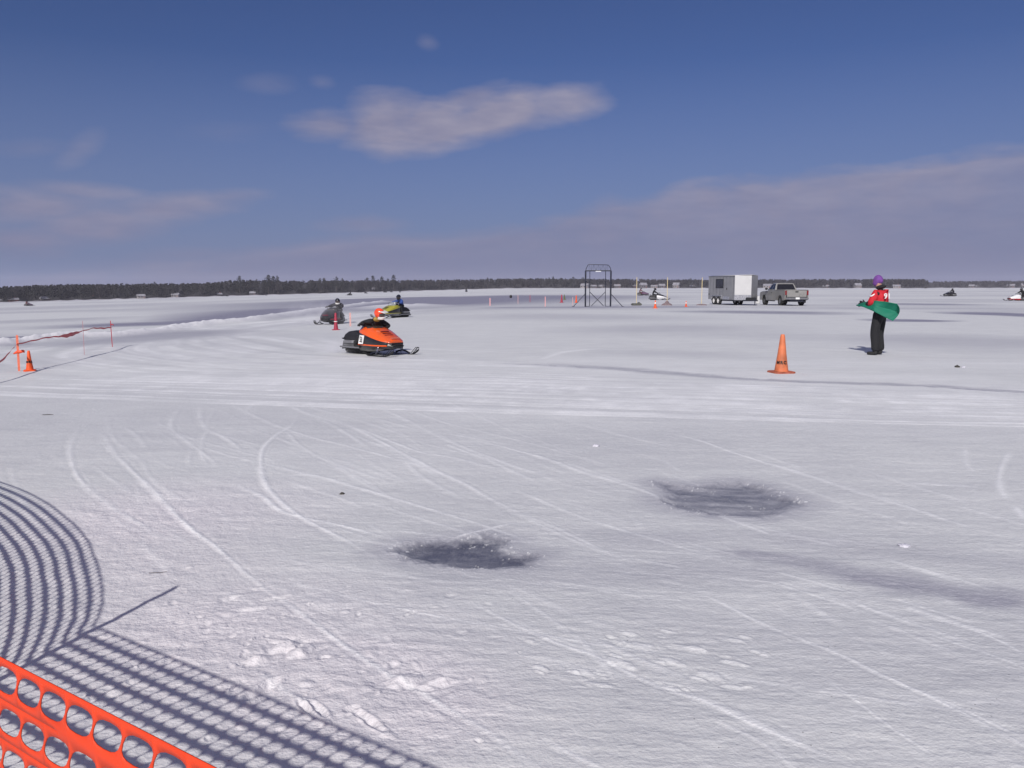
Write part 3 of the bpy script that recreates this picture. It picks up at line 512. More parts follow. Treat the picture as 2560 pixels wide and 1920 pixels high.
base=mixc(n,l,G('MULTIPLY',A('fresh'),.72,clamp=True),base,(.90,.90,.915))
wn=gn(90,4,1,1,0,.7); gr_=gn(34,6,.7,1.9,R(9),.75); base=mixc(n,l,G('MULTIPLY',G('SUBTRACT',gr_,.5),1.7,clamp=True),base,(.40,.395,.44)); base=mixc(n,l,G('MULTIPLY',G('SUBTRACT',.5,gr_),1.6,clamp=True),base,(.88,.875,.90))
wk=G('MULTIPLY',A('wet'),G('MULTIPLY_ADD',wn,-1.0,1.45),clamp=True)
base=mixc(n,l,wk,base,(.085,.088,.125))
# flecks of dirt blown onto the snow
vo=n.new('ShaderNodeTexVoronoi'); vo.inputs['Scale'].default_value=26; l.new(geo.outputs['Position'],vo.inputs['Vector'])
fl=G('MULTIPLY',G('LESS_THAN',vo.outputs['Distance'],.085),G('GREATER_THAN',gn(1.6,3),.55)); 
fl2=G('MULTIPLY',fl,G('GREATER_THAN',gn(9,2),.52)); base=mixc(n,l,G('MULTIPLY',fl2,.6),base,(.10,.09,.09))
l.new(base,B.inputs['Base Color'])
l.new(G('SUBTRACT',.62,G('MULTIPLY',wk,.32),clamp=True),B.inputs['Roughness']); B.inputs['Specular IOR Level'].default_value=.28
bp=n.new('ShaderNodeBump'); bp.inputs['Strength'].default_value=.7; bp.inputs['Distance'].default_value=.012
cr_=G('MULTIPLY',gn(14,5,1,1,0,.65),G('MULTIPLY_ADD',A('crust'),1.6,.7))
hh=G('ADD',G('MULTIPLY',st2,.5),G('ADD',G('MULTIPLY',fine,.4),G('ADD',cr_,G('MULTIPLY',fine2,.1))))
l.new(G('MULTIPLY',hh,G('SUBTRACT',1.0,G('MULTIPLY',wk,.85))),bp.inputs['Height']); l.new(bp.outputs[0],B.inputs['Normal'])
me.materials.append(m)
# ------------------------------------------------------------ materials
K={}
def mt(n,*a,**k): K[n]=mat(n,*a,**k); return K[n]
mt('orange_mesh',(.74,.050,.007),.6,noise=.12,nscale=6); mt('orange_cone',(.80,.10,.015),.5,noise=.25,nscale=9); mt('faded_cone',(.62,.17,.07),.6,noise=.35,nscale=5)
mt('old_cone_base',(.42,.11,.06),.7,noise=.4,nscale=9)
mt('letter_black',(.015,.012,.012),.6); mt('white_band',(.75,.72,.7),.5); mt('lath_orange',(.85,.22,.13),.7,noise=.2,nscale=20); mt('lath_pale',(.70,.34,.34),.8); mt('lath_pink',(.62,.36,.34),.8,noise=.2,nscale=20)
mt('lath_thin',(.42,.20,.22),.8); mt('ribbon_red',(.42,.035,.05),.5,noise=.3,nscale=4); mt('ribbon_orange',(.80,.09,.03),.5); mt('steel_dark',(.025,.028,.045),.45,metal=.3,noise=.3,nscale=4); mt('sheet_white',(.7,.7,.72),.5)
mt('cowl_orange',(.80,.105,.010),.22,coat=.6,noise=.08,nscale=5); mt('cowl_red',(.30,.02,.01),.3,coat=.5,noise=.1); mt('cowl_black',(.012,.011,.014),.3,coat=.4,noise=.3,nscale=5); mt('vent_red',(.16,.012,.008),.4); mt('trim_pale',(.62,.22,.14),.4); mt('vinyl_black',(.013,.013,.017),.55,bump=.2,noise=.3,nscale=6)
mt('rubber',(.018,.018,.02),.85,bump=.6,bscale=25); mt('aluminium',(.25,.25,.265),.42,metal=.55,noise=.2,nscale=7); mt('chrome',(.6,.6,.62),.15,metal=1); mt('paint_black',(.014,.014,.016),.4,noise=.2); mt('plate_white',(.80,.80,.80),.4)
mt('cowl_yellow',(.36,.33,.03),.3,coat=.5,noise=.1); mt('cowl_white',(.75,.75,.77),.3,coat=.5,noise=.08); mt('cowl_purple',(.10,.05,.10),.35,coat=.4,noise=.2); mt('smoke_screen',(.05,.04,.03),.12,coat=.5,alpha=.75); mt('clear_screen',(.45,.47,.5),.08,alpha=.35)
mt('cloth_black',(.012,.012,.015),.85,bump=.5,bscale=14,noise=.35,nscale=7); mt('cloth_dark',(.03,.028,.04),.85,bump=.4,bscale=14,noise=.3); mt('cloth_blue',(.03,.07,.28),.8,bump=.4,bscale=14,noise=.25); mt('cloth_red',(.55,.012,.025),.75,bump=.5,bscale=12,noise=.22,nscale=6)
mt('cloth_maroon',(.12,.03,.04),.8,noise=.2); mt('cloth_purple',(.16,.055,.27),.85,noise=.35,nscale=12,bump=.5,bscale=30); mt('skin_tone',(.42,.24,.18),.6); mt('leather_black',(.014,.013,.015),.6,noise=.2)
mt('helmet_orange',(.88,.075,.02),.2,coat=.7); mt('helmet_white',(.72,.70,.68),.25,coat=.6); mt('helmet_black',(.014,.014,.018),.2,coat=.7); mt('visor',(.05,.035,.03),.1,coat=.6); mt('gold_print',(.35,.24,.05),.7)
mt('flag_green',(.0,.15,.09),.7,noise=.12,nscale=3); mt('truck_paint',(.36,.35,.33),.3,metal=.35,coat=.5,noise=.14,nscale=1.5); mt('glass_dark',(.012,.012,.016),.08,coat=.3); mt('tail_lamp',(.18,.012,.015),.25,coat=.5); mt('plastic_black',(.02,.02,.022),.6)
mt('trailer_grey',(.27,.27,.285),.5,metal=.15,noise=.12,nscale=2); mt('trailer_white',(.56,.555,.56),.35,noise=.05,nscale=1.5); mt('tread_plate',(.6,.6,.62),.3,metal=.8,noise=.2,nscale=12); mt('pole_yellow',(.68,.56,.32),.6); mt('tyre',(.02,.02,.021),.85,noise=.3)
mt('lake_mud',(.10,.10,.09),.8,noise=.3); mt('brown_pile',(.20,.15,.16),.9,noise=.4,nscale=6); mt('snow_lump',(.60,.59,.66),.6,bump=.6,bscale=20); mt('dirt_lump',(.06,.055,.05),.9,noise=.4,nscale=30,bump=1,bscale=60); mt('twig',(.06,.045,.04),.8)
mt('cone_green',(.10,.13,.05),.6,noise=.2); mt('cone_red',(.36,.03,.06),.6,noise=.2)
# the orange fence lets some light through
b=K['orange_mesh'].node_tree.nodes['Principled BSDF']; b.inputs['Subsurface Weight'].default_value=0
# ------------------------------------------------------------ safety fence by the viewer
def fence_panel(name,path,rows,pitch,top,parent,thick=.0018):
    """plastic mesh: a sheet with rounded oblong holes, following a path of (x,y) points"""
    P=[np.array(p,float) for p in path]; seg=[np.linalg.norm(P[i+1]-P[i]) for i in range(len(P)-1)]; cum=np.concatenate([[0],np.cumsum(seg)]); tot=cum[-1]
    def at(u):
        i=min(len(P)-2,int(np.searchsorted(cum,u,side='right')-1)); i=max(0,i); t=(u-cum[i])/seg[i]; return P[i]*(1-t)+P[i+1]*t
    n=int(tot/pitch); hw=pitch*.475; hh=pitch*.33; NS=16; vs=[]; fs=[]
    ang=[2*math.pi*k/NS+0 for k in range(NS)]
    def sq(v,e): return math.copysign(abs(v)**e,v)
    hole=[(hw*sq(math.cos(a),.72),hh*sq(math.sin(a),.72)) for a in ang]
    rim=[]
    for a in ang:
        c,s=math.cos(a),math.sin(a); k=1/max(abs(c),abs(s)); rim.append((pitch/2*c*k,pitch/2*s*k))
    for i in range(n):
        for j in range(rows):
            uc=(i+.5)*pitch; zc=top-.0085*pitch/.05*0-(j+.5)*pitch
            o=len(vs)
            for q_,(x,z) in enumerate(hole+rim):
                u=min(max(uc+x+.5*z*(1 if q_<NS else (1-min(1,abs(z)/(pitch/2))**6)),0),tot-1e-6); p=at(u); wv=.0015*math.sin(u*3+zc*4)
                sag=-.004*math.sin(u*1.3)**2*(u>2.6)
                zz=zc+z
                if j==0 and z>pitch*.49: zz=top-.0
                vs.append((p[0]+wv,p[1]+wv,zz+sag))
            for k in range(NS):
                k2=(k+1)%NS; fs.append((o+k,o+NS+k,o+NS+k2,o+k2))
    o=raw(name,vs,fs,K['orange_mesh'],parent); bm=bmesh.new(); bm.from_mesh(o.data); bmesh.ops.remove_doubles(bm,verts=bm.verts[:],dist=.0004); bm.to_mesh(o.data); bm.free()
    md=o.modifiers.new('thick','SOLIDIFY'); md.thickness=thick; return o
FB=np.array([-2.379,2.165]); D1=np.array([.8387,-.5446]); PIT=.0658; HT=1.015
fn=thing('safety_fence','bright orange plastic mesh fence with oval holes, close in the bottom left corner','fence',(FB[0],FB[1],gzs(FB[0])))
def rel(p): return [(q[0]-FB[0],q[1]-FB[1]) for q in p]
TOP=HT-gzs(FB[0]); s0=(3.174-1.149-PIT/2)%PIT
fence_panel('mesh_panel',rel([FB+D1*s0,FB+D1*4.8]),15,PIT,TOP,fn)
L_=HT/math.tan(SUN_EL); sh=np.array([math.sin(SHAD_AZ),math.cos(SHAD_AZ)])*L_
curve=[np.array(p)-sh for p in [(-1.984,3.554),(-2.035,3.702),(-2.156,3.961),(-2.326,4.258),(-2.501,4.529),(-2.767,4.921),(-3.118,5.338),(-3.565,5.812),(-4.176,6.344),(-5.163,7.04),(-6.986,8.133)]]
curve=smooth_line([FB+D1*.02]+curve,5)
fence_panel('mesh_panel',rel(curve),15,PIT,TOP,fn)
mb=MB(); mb.tube([(0,0,-.1),(.004,.002,.8),(.0,.0,1.43)],[.017,.017,.014],10); mb.build('post',K['steel_dark'],fn)
mb=MB(); ex=D1*4.0; mb.tube([(ex[0],ex[1],-.1),(ex[0],ex[1],1.25)],.016,10); mb.build('post',K['steel_dark'],fn)
ex=rel([curve[-1]])[0]; mb=MB(); mb.tube([(ex[0],ex[1],-.15),(ex[0],ex[1],1.25)],.016,10); mb.build('post',K['steel_dark'],fn)
# ------------------------------------------------------------ cones
def cone(label,x,y,h,bw,body,base,letters=None,band=None,rz=0,group=None,lean=0,tipdark=False):
    t=thing('traffic_cone',label,'traffic cone',(x,y,gh(x,y)-.004),rz,group)
    mb=MB(); r0=bw*.31; mb.lathe((0,0,0),[(r0,.03),(r0*.95,.06),(r0*.62,h*.5),(.062*h+.0,h*.93),(.05*h,h*.985),(.04*h,h),(.03*h,h),(.03*h,h*.93)],28)
    for i,v in enumerate(mb.v): mb.v[i]=(v[0]+lean*v[2],v[1],v[2])
    mb.build('cone_body',body,t)
    mb=MB(); a=bw/2; c=a*.3; pl=[(-a+c,-a),(a-c,-a),(a,-a+c),(a,a-c),(a-c,a),(-a+c,a),(-a,a-c),(-a,-a+c)]; mb.prism(pl,0,.032,'Z'); mb.build('base',base,t,bevel=.006)
    if band:
        mb=MB(); z0,z1=band; f=lambda z:(r0*.95+(.066*h-r0*.95)*(z-.06)/(h*.93-.06))+.004; mb.lathe((0,0,0),[(f(z0),z0),(f(z1),z1)],28); mb.build('collar',K['white_band'],t)
    if letters:
        s,size,z=letters; rr=r0*.95+(r0*.62-r0*.95)*(z-.06)/(h*.5-.06); n=len(s)
        view=math.atan2(-y,-x)-rz
        for k,ch in enumerate(s):
            a=view+(k-(n-1)/2)*(size*.78/rr); tilt=math.atan((r0-.07*h)/h)
            m_=Matrix.Translation((rr*1.03*math.cos(a),rr*1.03*math.sin(a),z))@Matrix.Rotation(a+math.pi/2,4,'Z')@Matrix.Rotation(math.pi/2-tilt,4,'X')
            text('letter',ch,size,K['letter_black'],t,m_,.003,.004)
    return t
cone('tall faded orange cone with black stencilled letters standing alone on the race course',4.822,14.186,.69,.40,K['faded_cone'],K['old_cone_base'],('MRC',.075,.19),rz=R(10))
cone('small bright orange cone beside the orange lath at the left edge',-10.375,17.051,.445,.24,K['orange_cone'],K['orange_cone'],('MRC',.06,.20),rz=R(30))
cone('slim pinkish red cone between the dark snowmobile and the orange one',-7.052,31.938,.69,.30,K['cone_red'],K['cone_red'],band=(.33,.36),rz=R(20))
K['cone_red'].node_tree.nodes['Principled BSDF'].inputs['Base Color'].default_value=(.55,.15,.15,1)
cone('orange cone with white collar in front of the parked snowmobiles right of the gate',10.32,57.633,.58,.36,K['orange_cone'],K['orange_cone'],band=(.34,.44))
cone('narrow orange cone with white collar midway between the gate and the grey trailer',13.552,62.301,.46,.26,K['orange_cone'],K['orange_cone'],band=(.26,.35))
cone('dark red cone left of the small green one, beyond the lath line',4.876,78.674,.80,.42,K['cone_red'],K['cone_red'])
cone('dull green cone next to the dark red one, left of the gate',6.269,95.79,.66,.45,K['cone_green'],K['cone_green'])
cone('bright red cone seen just through the left brace of the gate',6.30,78.561,.72,.34,K['orange_cone'],K['orange_cone'])
# ------------------------------------------------------------ laths and flagging tape
def lath(name,label,x,y,h,w,m,lean=(0,0),group=None,top=None):
    t=thing(name,label,'stake',(x,y,gh(x,y)),0,group); a=math.atan2(x,y); q=Matrix.Rotation(-a,3,'Z')
    mb=MB(); dx,dy=lean; mb.add([q@Vector((sx*w/2+dx*z,sy*.006+dy*z,z)) for z in (-.12,h*.97) for sx,sy in ((-1,-1),(1,-1),(1,1),(-1,1))],[(0,3,2,1),(4,5,6,7),(0,1,5,4),(1,2,6,5),(2,3,7,6),(3,0,4,7)])
    mb.add([q@Vector((sx*w/2+dx*h*.97,sy*.006+dy*h*.97,h*.97)) for sx,sy in ((-1,-1),(1,-1),(1,1),(-1,1))]+[q@Vector((dx*h,dy*h,h))],[(0,1,4),(1,2,4),(2,3,4),(3,0,4)])
    mb.build('stick',m,t); return t
s1=lath('wooden_lath','thick orange painted lath with red ribbon, left of the small bright cone',-10.649,17.118,.785,.045,K['lath_orange'],(.01,0))
mb=MB(); mb.loft([[(x,yy,zz+s*wd) for s in (-1,1)] for x,yy,zz,wd in [(-.10,0,.375,.012),(-.03,-.02,.40,.03),(0,-.03,.42,.02),(.05,-.02,.415,.035),(.11,0,.43,.03),(.14,.01,.42,.028)]],close=False,caps=False); o=mb.build('knotted_ribbon',K['ribbon_orange'],s1); md=o.modifiers.new('t','SOLIDIFY'); md.thickness=.012
s2=lath('wooden_lath','very thin pale lath in the middle of the left tape line',-11.578,21.502,.93,.012,K['lath_thin'],(.01,0))
s3=lath('wooden_lath','thin reddish lath holding the right end of the left tape line',-12.318,24.507,.82,.022,K['ribbon_red'],(-.012,0))
mb=MB(); mb.loft([[(x,0,z-wd),(x,0,z+wd)] for x,z,wd in [(0,.70,.018),(.05,.69,.014),(.09,.665,.012)]],close=False,caps=False); o=mb.build('ribbon_tail',K['ribbon_red'],s3); md=o.modifiers.new('t','SOLIDIFY'); md.thickness=.008
def tape(label,pts,base):
    """flagging tape: a ribbon that twists as it goes; pts = (x,y,z,halfwidth,twist)"""
    mb=MB(); rings=[]; n=len(pts); dense=[]
    arr=np.array(pts,float)
    for i in range(n-1):
        for k in range(8):
            t=k/8; dense.append(arr[i]*(1-t)+arr[i+1]*t)
    dense.append(arr[-1]); 
    for i,p in enumerate(dense):
        d=Vector(dense[min(i+1,len(dense)-1)][:3])-Vector(dense[max(i-1,0)][:3]); d.normalize(); s=d.cross(Vector((0,0,1))).normalized(); u=s.cross(d).normalized()
        v=(u*math.cos(p[4])+s*math.sin(p[4]))*p[3]; c=Vector(p[:3])-Vector(base); c.z-=.006*math.sin(i*.9); e=d.cross(v).normalized()*.0012; rings.append([c-v-e,c+v-e,c+v+e,c-v+e])
    mb.loft(rings); t=mb.build('flagging_tape',K['ribbon_red'],None,smooth=0); t.location=base; return tag(t,label,'tape')
za=gh(-10.649,17.118); zb=gh(-11.578,21.502); zc=gh(-12.318,24.507)
tape('twisted red flagging tape strung between the three left laths',[(-8.9,10.5,za+.25,.02,.3),(-9.35,12.8,za+.30,.025,.8),(-9.8,15.0,za+.30,.02,.3),(-10.18,15.95,za+.40,.03,.2),(-10.45,16.6,za+.50,.02,.6),(-10.64,17.10,za+.58,.02,.7),(-10.80,17.9,za+.60,.02,.6),(-10.98,18.8,za+.62,.02,.6),(-11.12,19.5,za+.60,.024,.8),(-11.30,20.25,zb+.60,.055,.25),(-11.40,20.75,zb+.62,.05,.25),(-11.52,21.3,zb+.64,.02,.6),(-11.578,21.49,zb+.65,.018,.7),(-11.85,22.6,zb+.67,.02,.7),(-12.1,23.6,zc+.62,.026,.4),(-12.30,24.48,zc+.60,.02,.7)],(-10.64,17.1,za))
for lb,x,y,h_,w_,m_ in [('pale pink lath beside the slim pinkish cone',-7.153,35.304,.60,.075,K['lath_pink']),('faint pink lath furthest left in the line before the gate',-1.864,67.784,.66,.08,K['lath_pale']),('pale pink lath left of the dark red cone, nearest of its row',2.663,64.159,.80,.06,K['lath_pale']),
    ('thin red lath with crossed ribbon beyond the pale laths',1.878,83.513,.75,.05,K['cone_red']),('faint thin pink lath between two taller ones before the far shore',.555,74.068,.8,.04,K['lath_pink']),('thin pale lath standing under the dull green cone',5.15,68.0,.7,.04,K['lath_pink'])]:
    lath('wooden_lath',lb,x,y,h_,w_,m_)
# ------------------------------------------------------------ start gate
def gate():
    x,y=6.72,62.6; t=thing('timing_gate','black steel scaffold arch with braced legs standing on the ice','gate frame',(x,y,gzs(x)),-math.atan2(x,y)*.6)
    hw=.98
    for s in (-1,1):
        mb=MB(); mb.tube([(s*hw,0,-.1),(s*hw,0,2.8)],.062,8); mb.build('leg',K['steel_dark'],t)
        mb=MB(); mb.tube([(s*.62,1.0,-.1),(s*.62,1.0,2.82)],.026,8); mb.build('leg',K['steel_dark'],t)
        mb=MB(); mb.tube([(s*hw,0,1.02),(s*(hw+.92),-.1,0.03)],.026,8); mb.box((s*(hw+.95),-.1,.03),(.2,.2,.03)); mb.build('brace',K['steel_dark'],t)
        mb=MB(); mb.tube([(s*.62,1.0,1.15),(-s*.48,.9,.05)],.026,8); mb.build('brace',K['steel_dark'],t)
        mb=MB(); mb.tube([(s*hw,0,2.8),(s*.62,1.0,2.82)],.026,8); mb.build('side_rail',K['steel_dark'],t); mb=MB(); mb.tube([(s*hw,0,.02),(s*.62,1.0,.02)],.02,6); mb.build('side_rail',K['steel_dark'],t)
    mb=MB(); mb.tube([(-hw,0,2.79),(hw,0,2.79)],.045,8); mb.tube([(-.62,1,2.82),(.62,1,2.82)],.026,8); mb.build('crossbar',K['steel_dark'],t)
    mb=MB(); mb.tube([(-hw,0,2.8),(-.93,0,3.0),(-.80,0,3.24),(-.74,0,3.28),(.70,0,3.24),(.80,0,3.2),(.93,0,3.0),(hw,0,2.8)],.024,8)
    for i in range(9):
        xx=-.72+i*.18; mb.tube([(xx,0,2.8),(xx,0,3.25)],.007,5)
        if i<8: mb.tube([(xx,0,2.8),(xx+.18,0,3.25)] if i%2 else [(xx+.18,0,2.8),(xx,0,3.25)],.007,5)
    mb.build('arch_truss',K['steel_dark'],t)
    mb=MB(); mb.box((0,-.06,2.74),(.42,.03,.06)); mb.build('sign_strip',K['sheet_white'],t)
gate()
for lb,x,y,h_,hb in [('tall yellow marker pole with dark base just right of the gate',10.33,66.432,2.33,1),('tall yellow marker pole behind the parked snowmobiles, brown heap at its foot',12.9,66.6,2.33,2),('tall yellow marker pole just left of the grey trailer',15.87,67.0,2.33,3)]:
    t=thing('marker_pole',lb,'pole',(x,y,gzs(x))); mb=MB(); mb.tube([(0,0,.05),(0,0,h_)],.026,8); mb.build('pole',K['pole_yellow'],t)
    mb=MB()
    if hb==1: mb.box((0,0,.10),(.85,.45,.20),bev=.05); mb.box((.2,0,.22),(.2,.3,.14),bev=.04)
    elif hb==2: mb.loft([[(r_*math.cos(a)*(1+.2*math.sin(3*a)),r_*.6*math.sin(a),z) for a in [k*.5236 for k in range(12)]] for r_,z in ((.45,0),(.36,.14),(.2,.2),(.1,.36),(.03,.42))])
    else: mb.loft([[(r_*math.cos(a)*(1.2+.2*math.sin(2*a)),r_*.5*math.sin(a),z) for a in [k*.5236 for k in range(12)]] for r_,z in ((.4,0),(.33,.09),(.1,.13))])
    mb.build('base',K['brown_pile'] if hb!=1 else K['lake_mud'],t)
mb=MB(); mb.ell((0,0,.22),(.20,.20,.22),12,8); mb.box((0,0,.04),(.3,.3,.06)); mb.cur=0; o=mb.build('marker_buoy',K['letter_black']); o.location=(-.174,115.99,0); tag(o,'small round black marker resting on the far snow left of the gate','marker')
# ------------------------------------------------------------ debris
def lump(name,label,cat,x,y,d,m,seed,group=None):
    bm=bmesh.new(); bmesh.ops.create_icosphere(bm,subdivisions=3,radius=1)
    for v in bm.verts:
        k=1+.45*mnoise.noise(v.co*1.7+Vector((seed,0,0)))+.2*mnoise.noise(v.co*4+Vector((seed,5,0))); v.co=Vector((v.co.x*d[0]*k,v.co.y*d[1]*k,v.co.z*d[2]*k))
    me=bpy.data.meshes.new(name); bm.to_mesh(me); bm.free(); me.materials.append(m); me.polygons.foreach_set('use_smooth',[True]*len(me.polygons)); o=bpy.data.objects.new(name,me); COL.objects.link(o); o.location=(x,y,gh(x,y)+d[2]*.35); return tag(o,label,cat,group)
lump('dirt_clod','dark clod lying on the snow to the right of the flag marshal','clod',8.51,15.15,(.045,.04,.03),K['dirt_lump'],1); lump('snow_chunk','small white chunk touching the dark clod at the right','snow chunk',8.60,15.10,(.03,.03,.02),K['snow_lump'],2)
lump('snow_chunk','flat white crust of snow right of centre near the dark streak','snow chunk',2.33,4.58,(.038,.024,.009),K['snow_lump'],3); lump('dirt_clod','tiny grey clod left of the nearer slush hole','clod',-1.3,5.946,(.017,.014,.010),K['dirt_lump'],4); lump('snow_chunk','small pale chip of ice on the smooth centre of the track','snow chunk',.827,7.713,(.03,.02,.014),K['snow_lump'],5)
lump('dirt_clod','flat dark scrap on the snow below the small bright cone','clod',-6.154,10.436,(.08,.014,.006),K['dirt_lump'],6)
mb=MB(); mb.tube([(-.05,-.004,.006),(-.02,0,.008),(.02,.006,.006),(.045,.012,.010)],[.0014,.0016,.0014,.001],6); o=mb.build('twig',K['twig']); o.location=(-1.974,4.282,gh(-1.974,4.282)); tag(o,'thin dark twig lying on the snow above the fence shadow','twig')
# ------------------------------------------------------------ snowmobiles
def cowl_rings(st,ny=1):
    pass
def sled(label,x,y,head,cols,group=None,plate=None,scale=1.,screen=None,detail=True,z=None,stripe=None,xs=None):
    """cols = hood, side, belly. head = heading in radians, 0 = +X of the world"""
    t=thing('snowmobile',label,'snowmobile',(x,y,(gh(x,y) if z is None else z)),head,group,scale)
    hood,side,belly=cols
    if xs: t.scale=(xs,scale,scale)
    # stations along the cowl: x, top z, half width, z where hood meets side
    S=[(-.30,.66,.28,.60),(-.22,.715,.335,.57),(-.05,.73,.365,.535),(.15,.705,.385,.50),(.35,.63,.39,.455),(.55,.545,.375,.41),(.72,.475,.335,.375),(.86,.425,.27,.35),(.93,.39,.21,.335)]
    def ring(s):
        X_,T,W,Zo=s; pts=[(0,T),(.45*W,T-.006),(.80*W,T-.035),(.97*W,T-.09 if T-.09>Zo+.02 else Zo+.03),(W,Zo)]; return pts
    for nm,sel in (('hood',0),):
        mb=MB(); rings=[]
        for s in S:
            p=ring(s); full=[(s[0],-a,b) for a,b in p[::-1]]+[(s[0],a,b) for a,b in p[1:]]; rings.append(full)
        mb.loft(rings,close=False,caps=False); mb.add(rings[-1],[tuple(range(len(rings[-1])))]); mb.add(rings[0],[tuple(range(len(rings[0])))])
        hd=mb.build('hood',hood,t,smooth=35)
        if detail:
            mb=MB()
            for k in range(3): mb.box((.44+.085*k,0,.597-.042*k+.006),(.04,.26,.010),Matrix.Rotation(R(24),3,'Y'))
            mb.build('vent',K['vent_red'] if hood==K['cowl_orange'] else K['cowl_black'],hd)
            mb=MB(); mb.box((.885,0,.452),(.03,.30,.018),Matrix.Rotation(R(28),3,'Y'),bev=.008); mb.build('nose_trim',K['trim_pale'] if stripe is None else stripe,hd)
    for sgn in (-1,1):
        mb=MB(); rings=[]
        for s in S[:8]:
            rings.append([(s[0],sgn*(s[2]-.004),s[3]),(s[0],sgn*(s[2]+.012),(s[3]+.27)/2),(s[0],sgn*(s[2]+.0),.272),(s[0],sgn*(s[2]-.03),.272),(s[0],sgn*(s[2]-.04),s[3]-.01)])
        mb.loft(rings); pn=mb.build('side_panel',side,t,smooth=30)
        if detail:
            mb=MB(); mb.loft([[(s[0],sgn*(s[2]+.004),.278),(s[0],sgn*(s[2]+.014),.262),(s[0],sgn*(s[2]+.004),.245),(s[0],sgn*(s[2]-.02),.25)] for s in [(-.34,0,.30,0)]+S[1:8]]); mb.build('trim_stripe',stripe or hood,t)
        if plate and sgn==-1:
            mb=MB(); mb.add([(-.135,-.392,.505),(.075,-.402,.505),(.015,-.412,.285),(-.195,-.404,.285),(-.135,-.38,.505),(.075,-.388,.505),(.015,-.398,.285),(-.195,-.39,.285)],[(0,1,2,3),(7,6,5,4),(0,4,5,1),(1,5,6,2),(2,6,7,3),(3,7,4,0)])
            pl=mb.build('number_plate',K['plate_white'],t,smooth=0)
            text('digits',plate,.20,K['letter_black'],pl,Matrix.Translation((-.06,-.414,.392))@Matrix.Rotation(R(-2.5),4,'Z')@Matrix.Rotation(math.pi/2,4,'X')@Matrix([[1,.22,0,0],[0,1,0,0],[0,0,1,0],[0,0,0,1]])@Matrix.Diagonal((.68,1,1,1))*1,.002,.002)
    mb=MB(); rings=[]
    for s in [(-.36,0,.30,0)]+S[1:]+[(1.0,0,.16,0)]:
        zb=.10+max(0,s[0]-.3)*.16; W=s[2]; rings.append([(s[0],-W,.25),(s[0],-W*.97,.19),(s[0],-W*.72,zb),(s[0],0,zb-.012),(s[0],W*.72,zb),(s[0],W*.97,.19),(s[0],W,.25)])
    mb.loft(rings); mb.build('belly_pan',belly,t,smooth=40)
    # open dark nose with bumper
    mb=MB(); mb.loft([[(.80,-.29,.26),(.80,.29,.26),(.80,.25,.36),(.80,-.25,.36)],[(.955,-.185,.262),(.955,.185,.262),(.945,.175,.335),(.945,-.175,.335)]]); gr=mb.build('grille',K['paint_black'],t,smooth=20)
    mb=MB(); mb.tube([(.86,-.24,.22),(.98,-.19,.25),(1.03,-.10,.29),(1.03,.10,.29),(.98,.19,.25),(.86,.24,.22)],.014,8); mb.build('front_bumper',K['paint_black'],t)
    if detail:
        for sg in (-1,1):
            mb=MB(); mb.ell((.89,sg*.20,.355),(.03,.035,.025),12,8); mb.build('headlight',K['chrome'],t)
    mb=MB(); mb.loft([[(-.30,-.26,.60),(-.30,.26,.60),(-.30,.20,.70),(-.30,-.20,.70)],[(-.12,-.27,.70),(-.12,.27,.70),(-.20,.20,.785),(-.20,-.20,.785)]]); mb.build('dashboard',K['cowl_black'],t,smooth=30)
    # tunnel, seat, track
    mb=MB(); mb.add([(-1.22,-.21,.33),(-.25,-.21,.36),(-.25,.21,.36),(-1.22,.21,.33),(-1.30,-.235,.14),(-.25,-.24,.15),(-.25,.24,.15),(-1.30,.235,.14),(-1.22,-.24,.30),(-.25,-.245,.32),(-.25,.245,.32),(-1.22,.24,.30)],[(0,1,2,3),(0,8,9,1),(8,4,5,9),(3,2,10,11),(11,10,6,7),(4,8,0,3,11,7)]); tn=mb.build('tunnel',K['aluminium'],t,smooth=20); md=tn.modifiers.new('t','SOLIDIFY'); md.thickness=.008
    if detail:
        for sg in (-1,1):
            mb=MB(); mb.box((-.72,sg*.30,.165),(1.0,.13,.018)); mb.box((-.72,sg*.365,.18),(1.0,.012,.035)); mb.build('running_board',K['aluminium'],t,bevel=.003)
            mb=MB(); mb.box((-.75,sg*.243,.255),(.95,.006,.018)); mb.build('side_rib',K['paint_black'],t)
    prof=[(-1.27,.335),(-1.30,.40),(-1.22,.50),(-1.05,.575),(-.80,.60),(-.62,.565),(-.45,.52),(-.28,.55),(-.22,.60),(-.20,.36)]
    mb=MB(); n_=len(prof); rings=[]
    for yy,sc_ in ((-.19,.0),(-.178,.55),(-.14,.85),(-.08,1.),(.08,1.),(.14,.85),(.178,.55),(.19,.0)):
        rings.append([(px_*1,yy,.335+(pz-.335)*(.80+.2*sc_)) for px_,pz in prof])
    mb.loft(rings); mb.build('seat',K['vinyl_black'],t,smooth=50)
    mb=MB(); loop=[]
    for k in range(40):
        a=2*math.pi*k/40; lx=math.cos(a); lz=math.sin(a); X_=-.62+(.60 if abs(lx)>0 else 0)*np.sign(lx)*min(1,abs(lx)*1.6); loop.append((X_+.0,.135+.105*lz))
    mb.prism(loop,-.19,.19,'Y'); tr=mb.build('track',K['rubber'],t,smooth=30)
    if detail:
        mb=MB()
        for k in range(22): mb.box((-1.18+k*.055,0,.022),(.014,.37,.024))
        mb.build('track_lug',K['rubber'],tr)
    mb=MB(); mb.add([(-1.29,-.2,.32),(-1.29,.2,.32),(-1.39,.2,.10),(-1.39,-.2,.10),(-1.28,-.2,.32),(-1.28,.2,.32),(-1.38,.2,.10),(-1.38,-.2,.10)],[(0,1,2,3),(7,6,5,4),(0,4,5,1),(1,5,6,2),(2,6,7,3),(3,7,4,0)]); mb.build('snow_flap',K['rubber'],t,smooth=0)
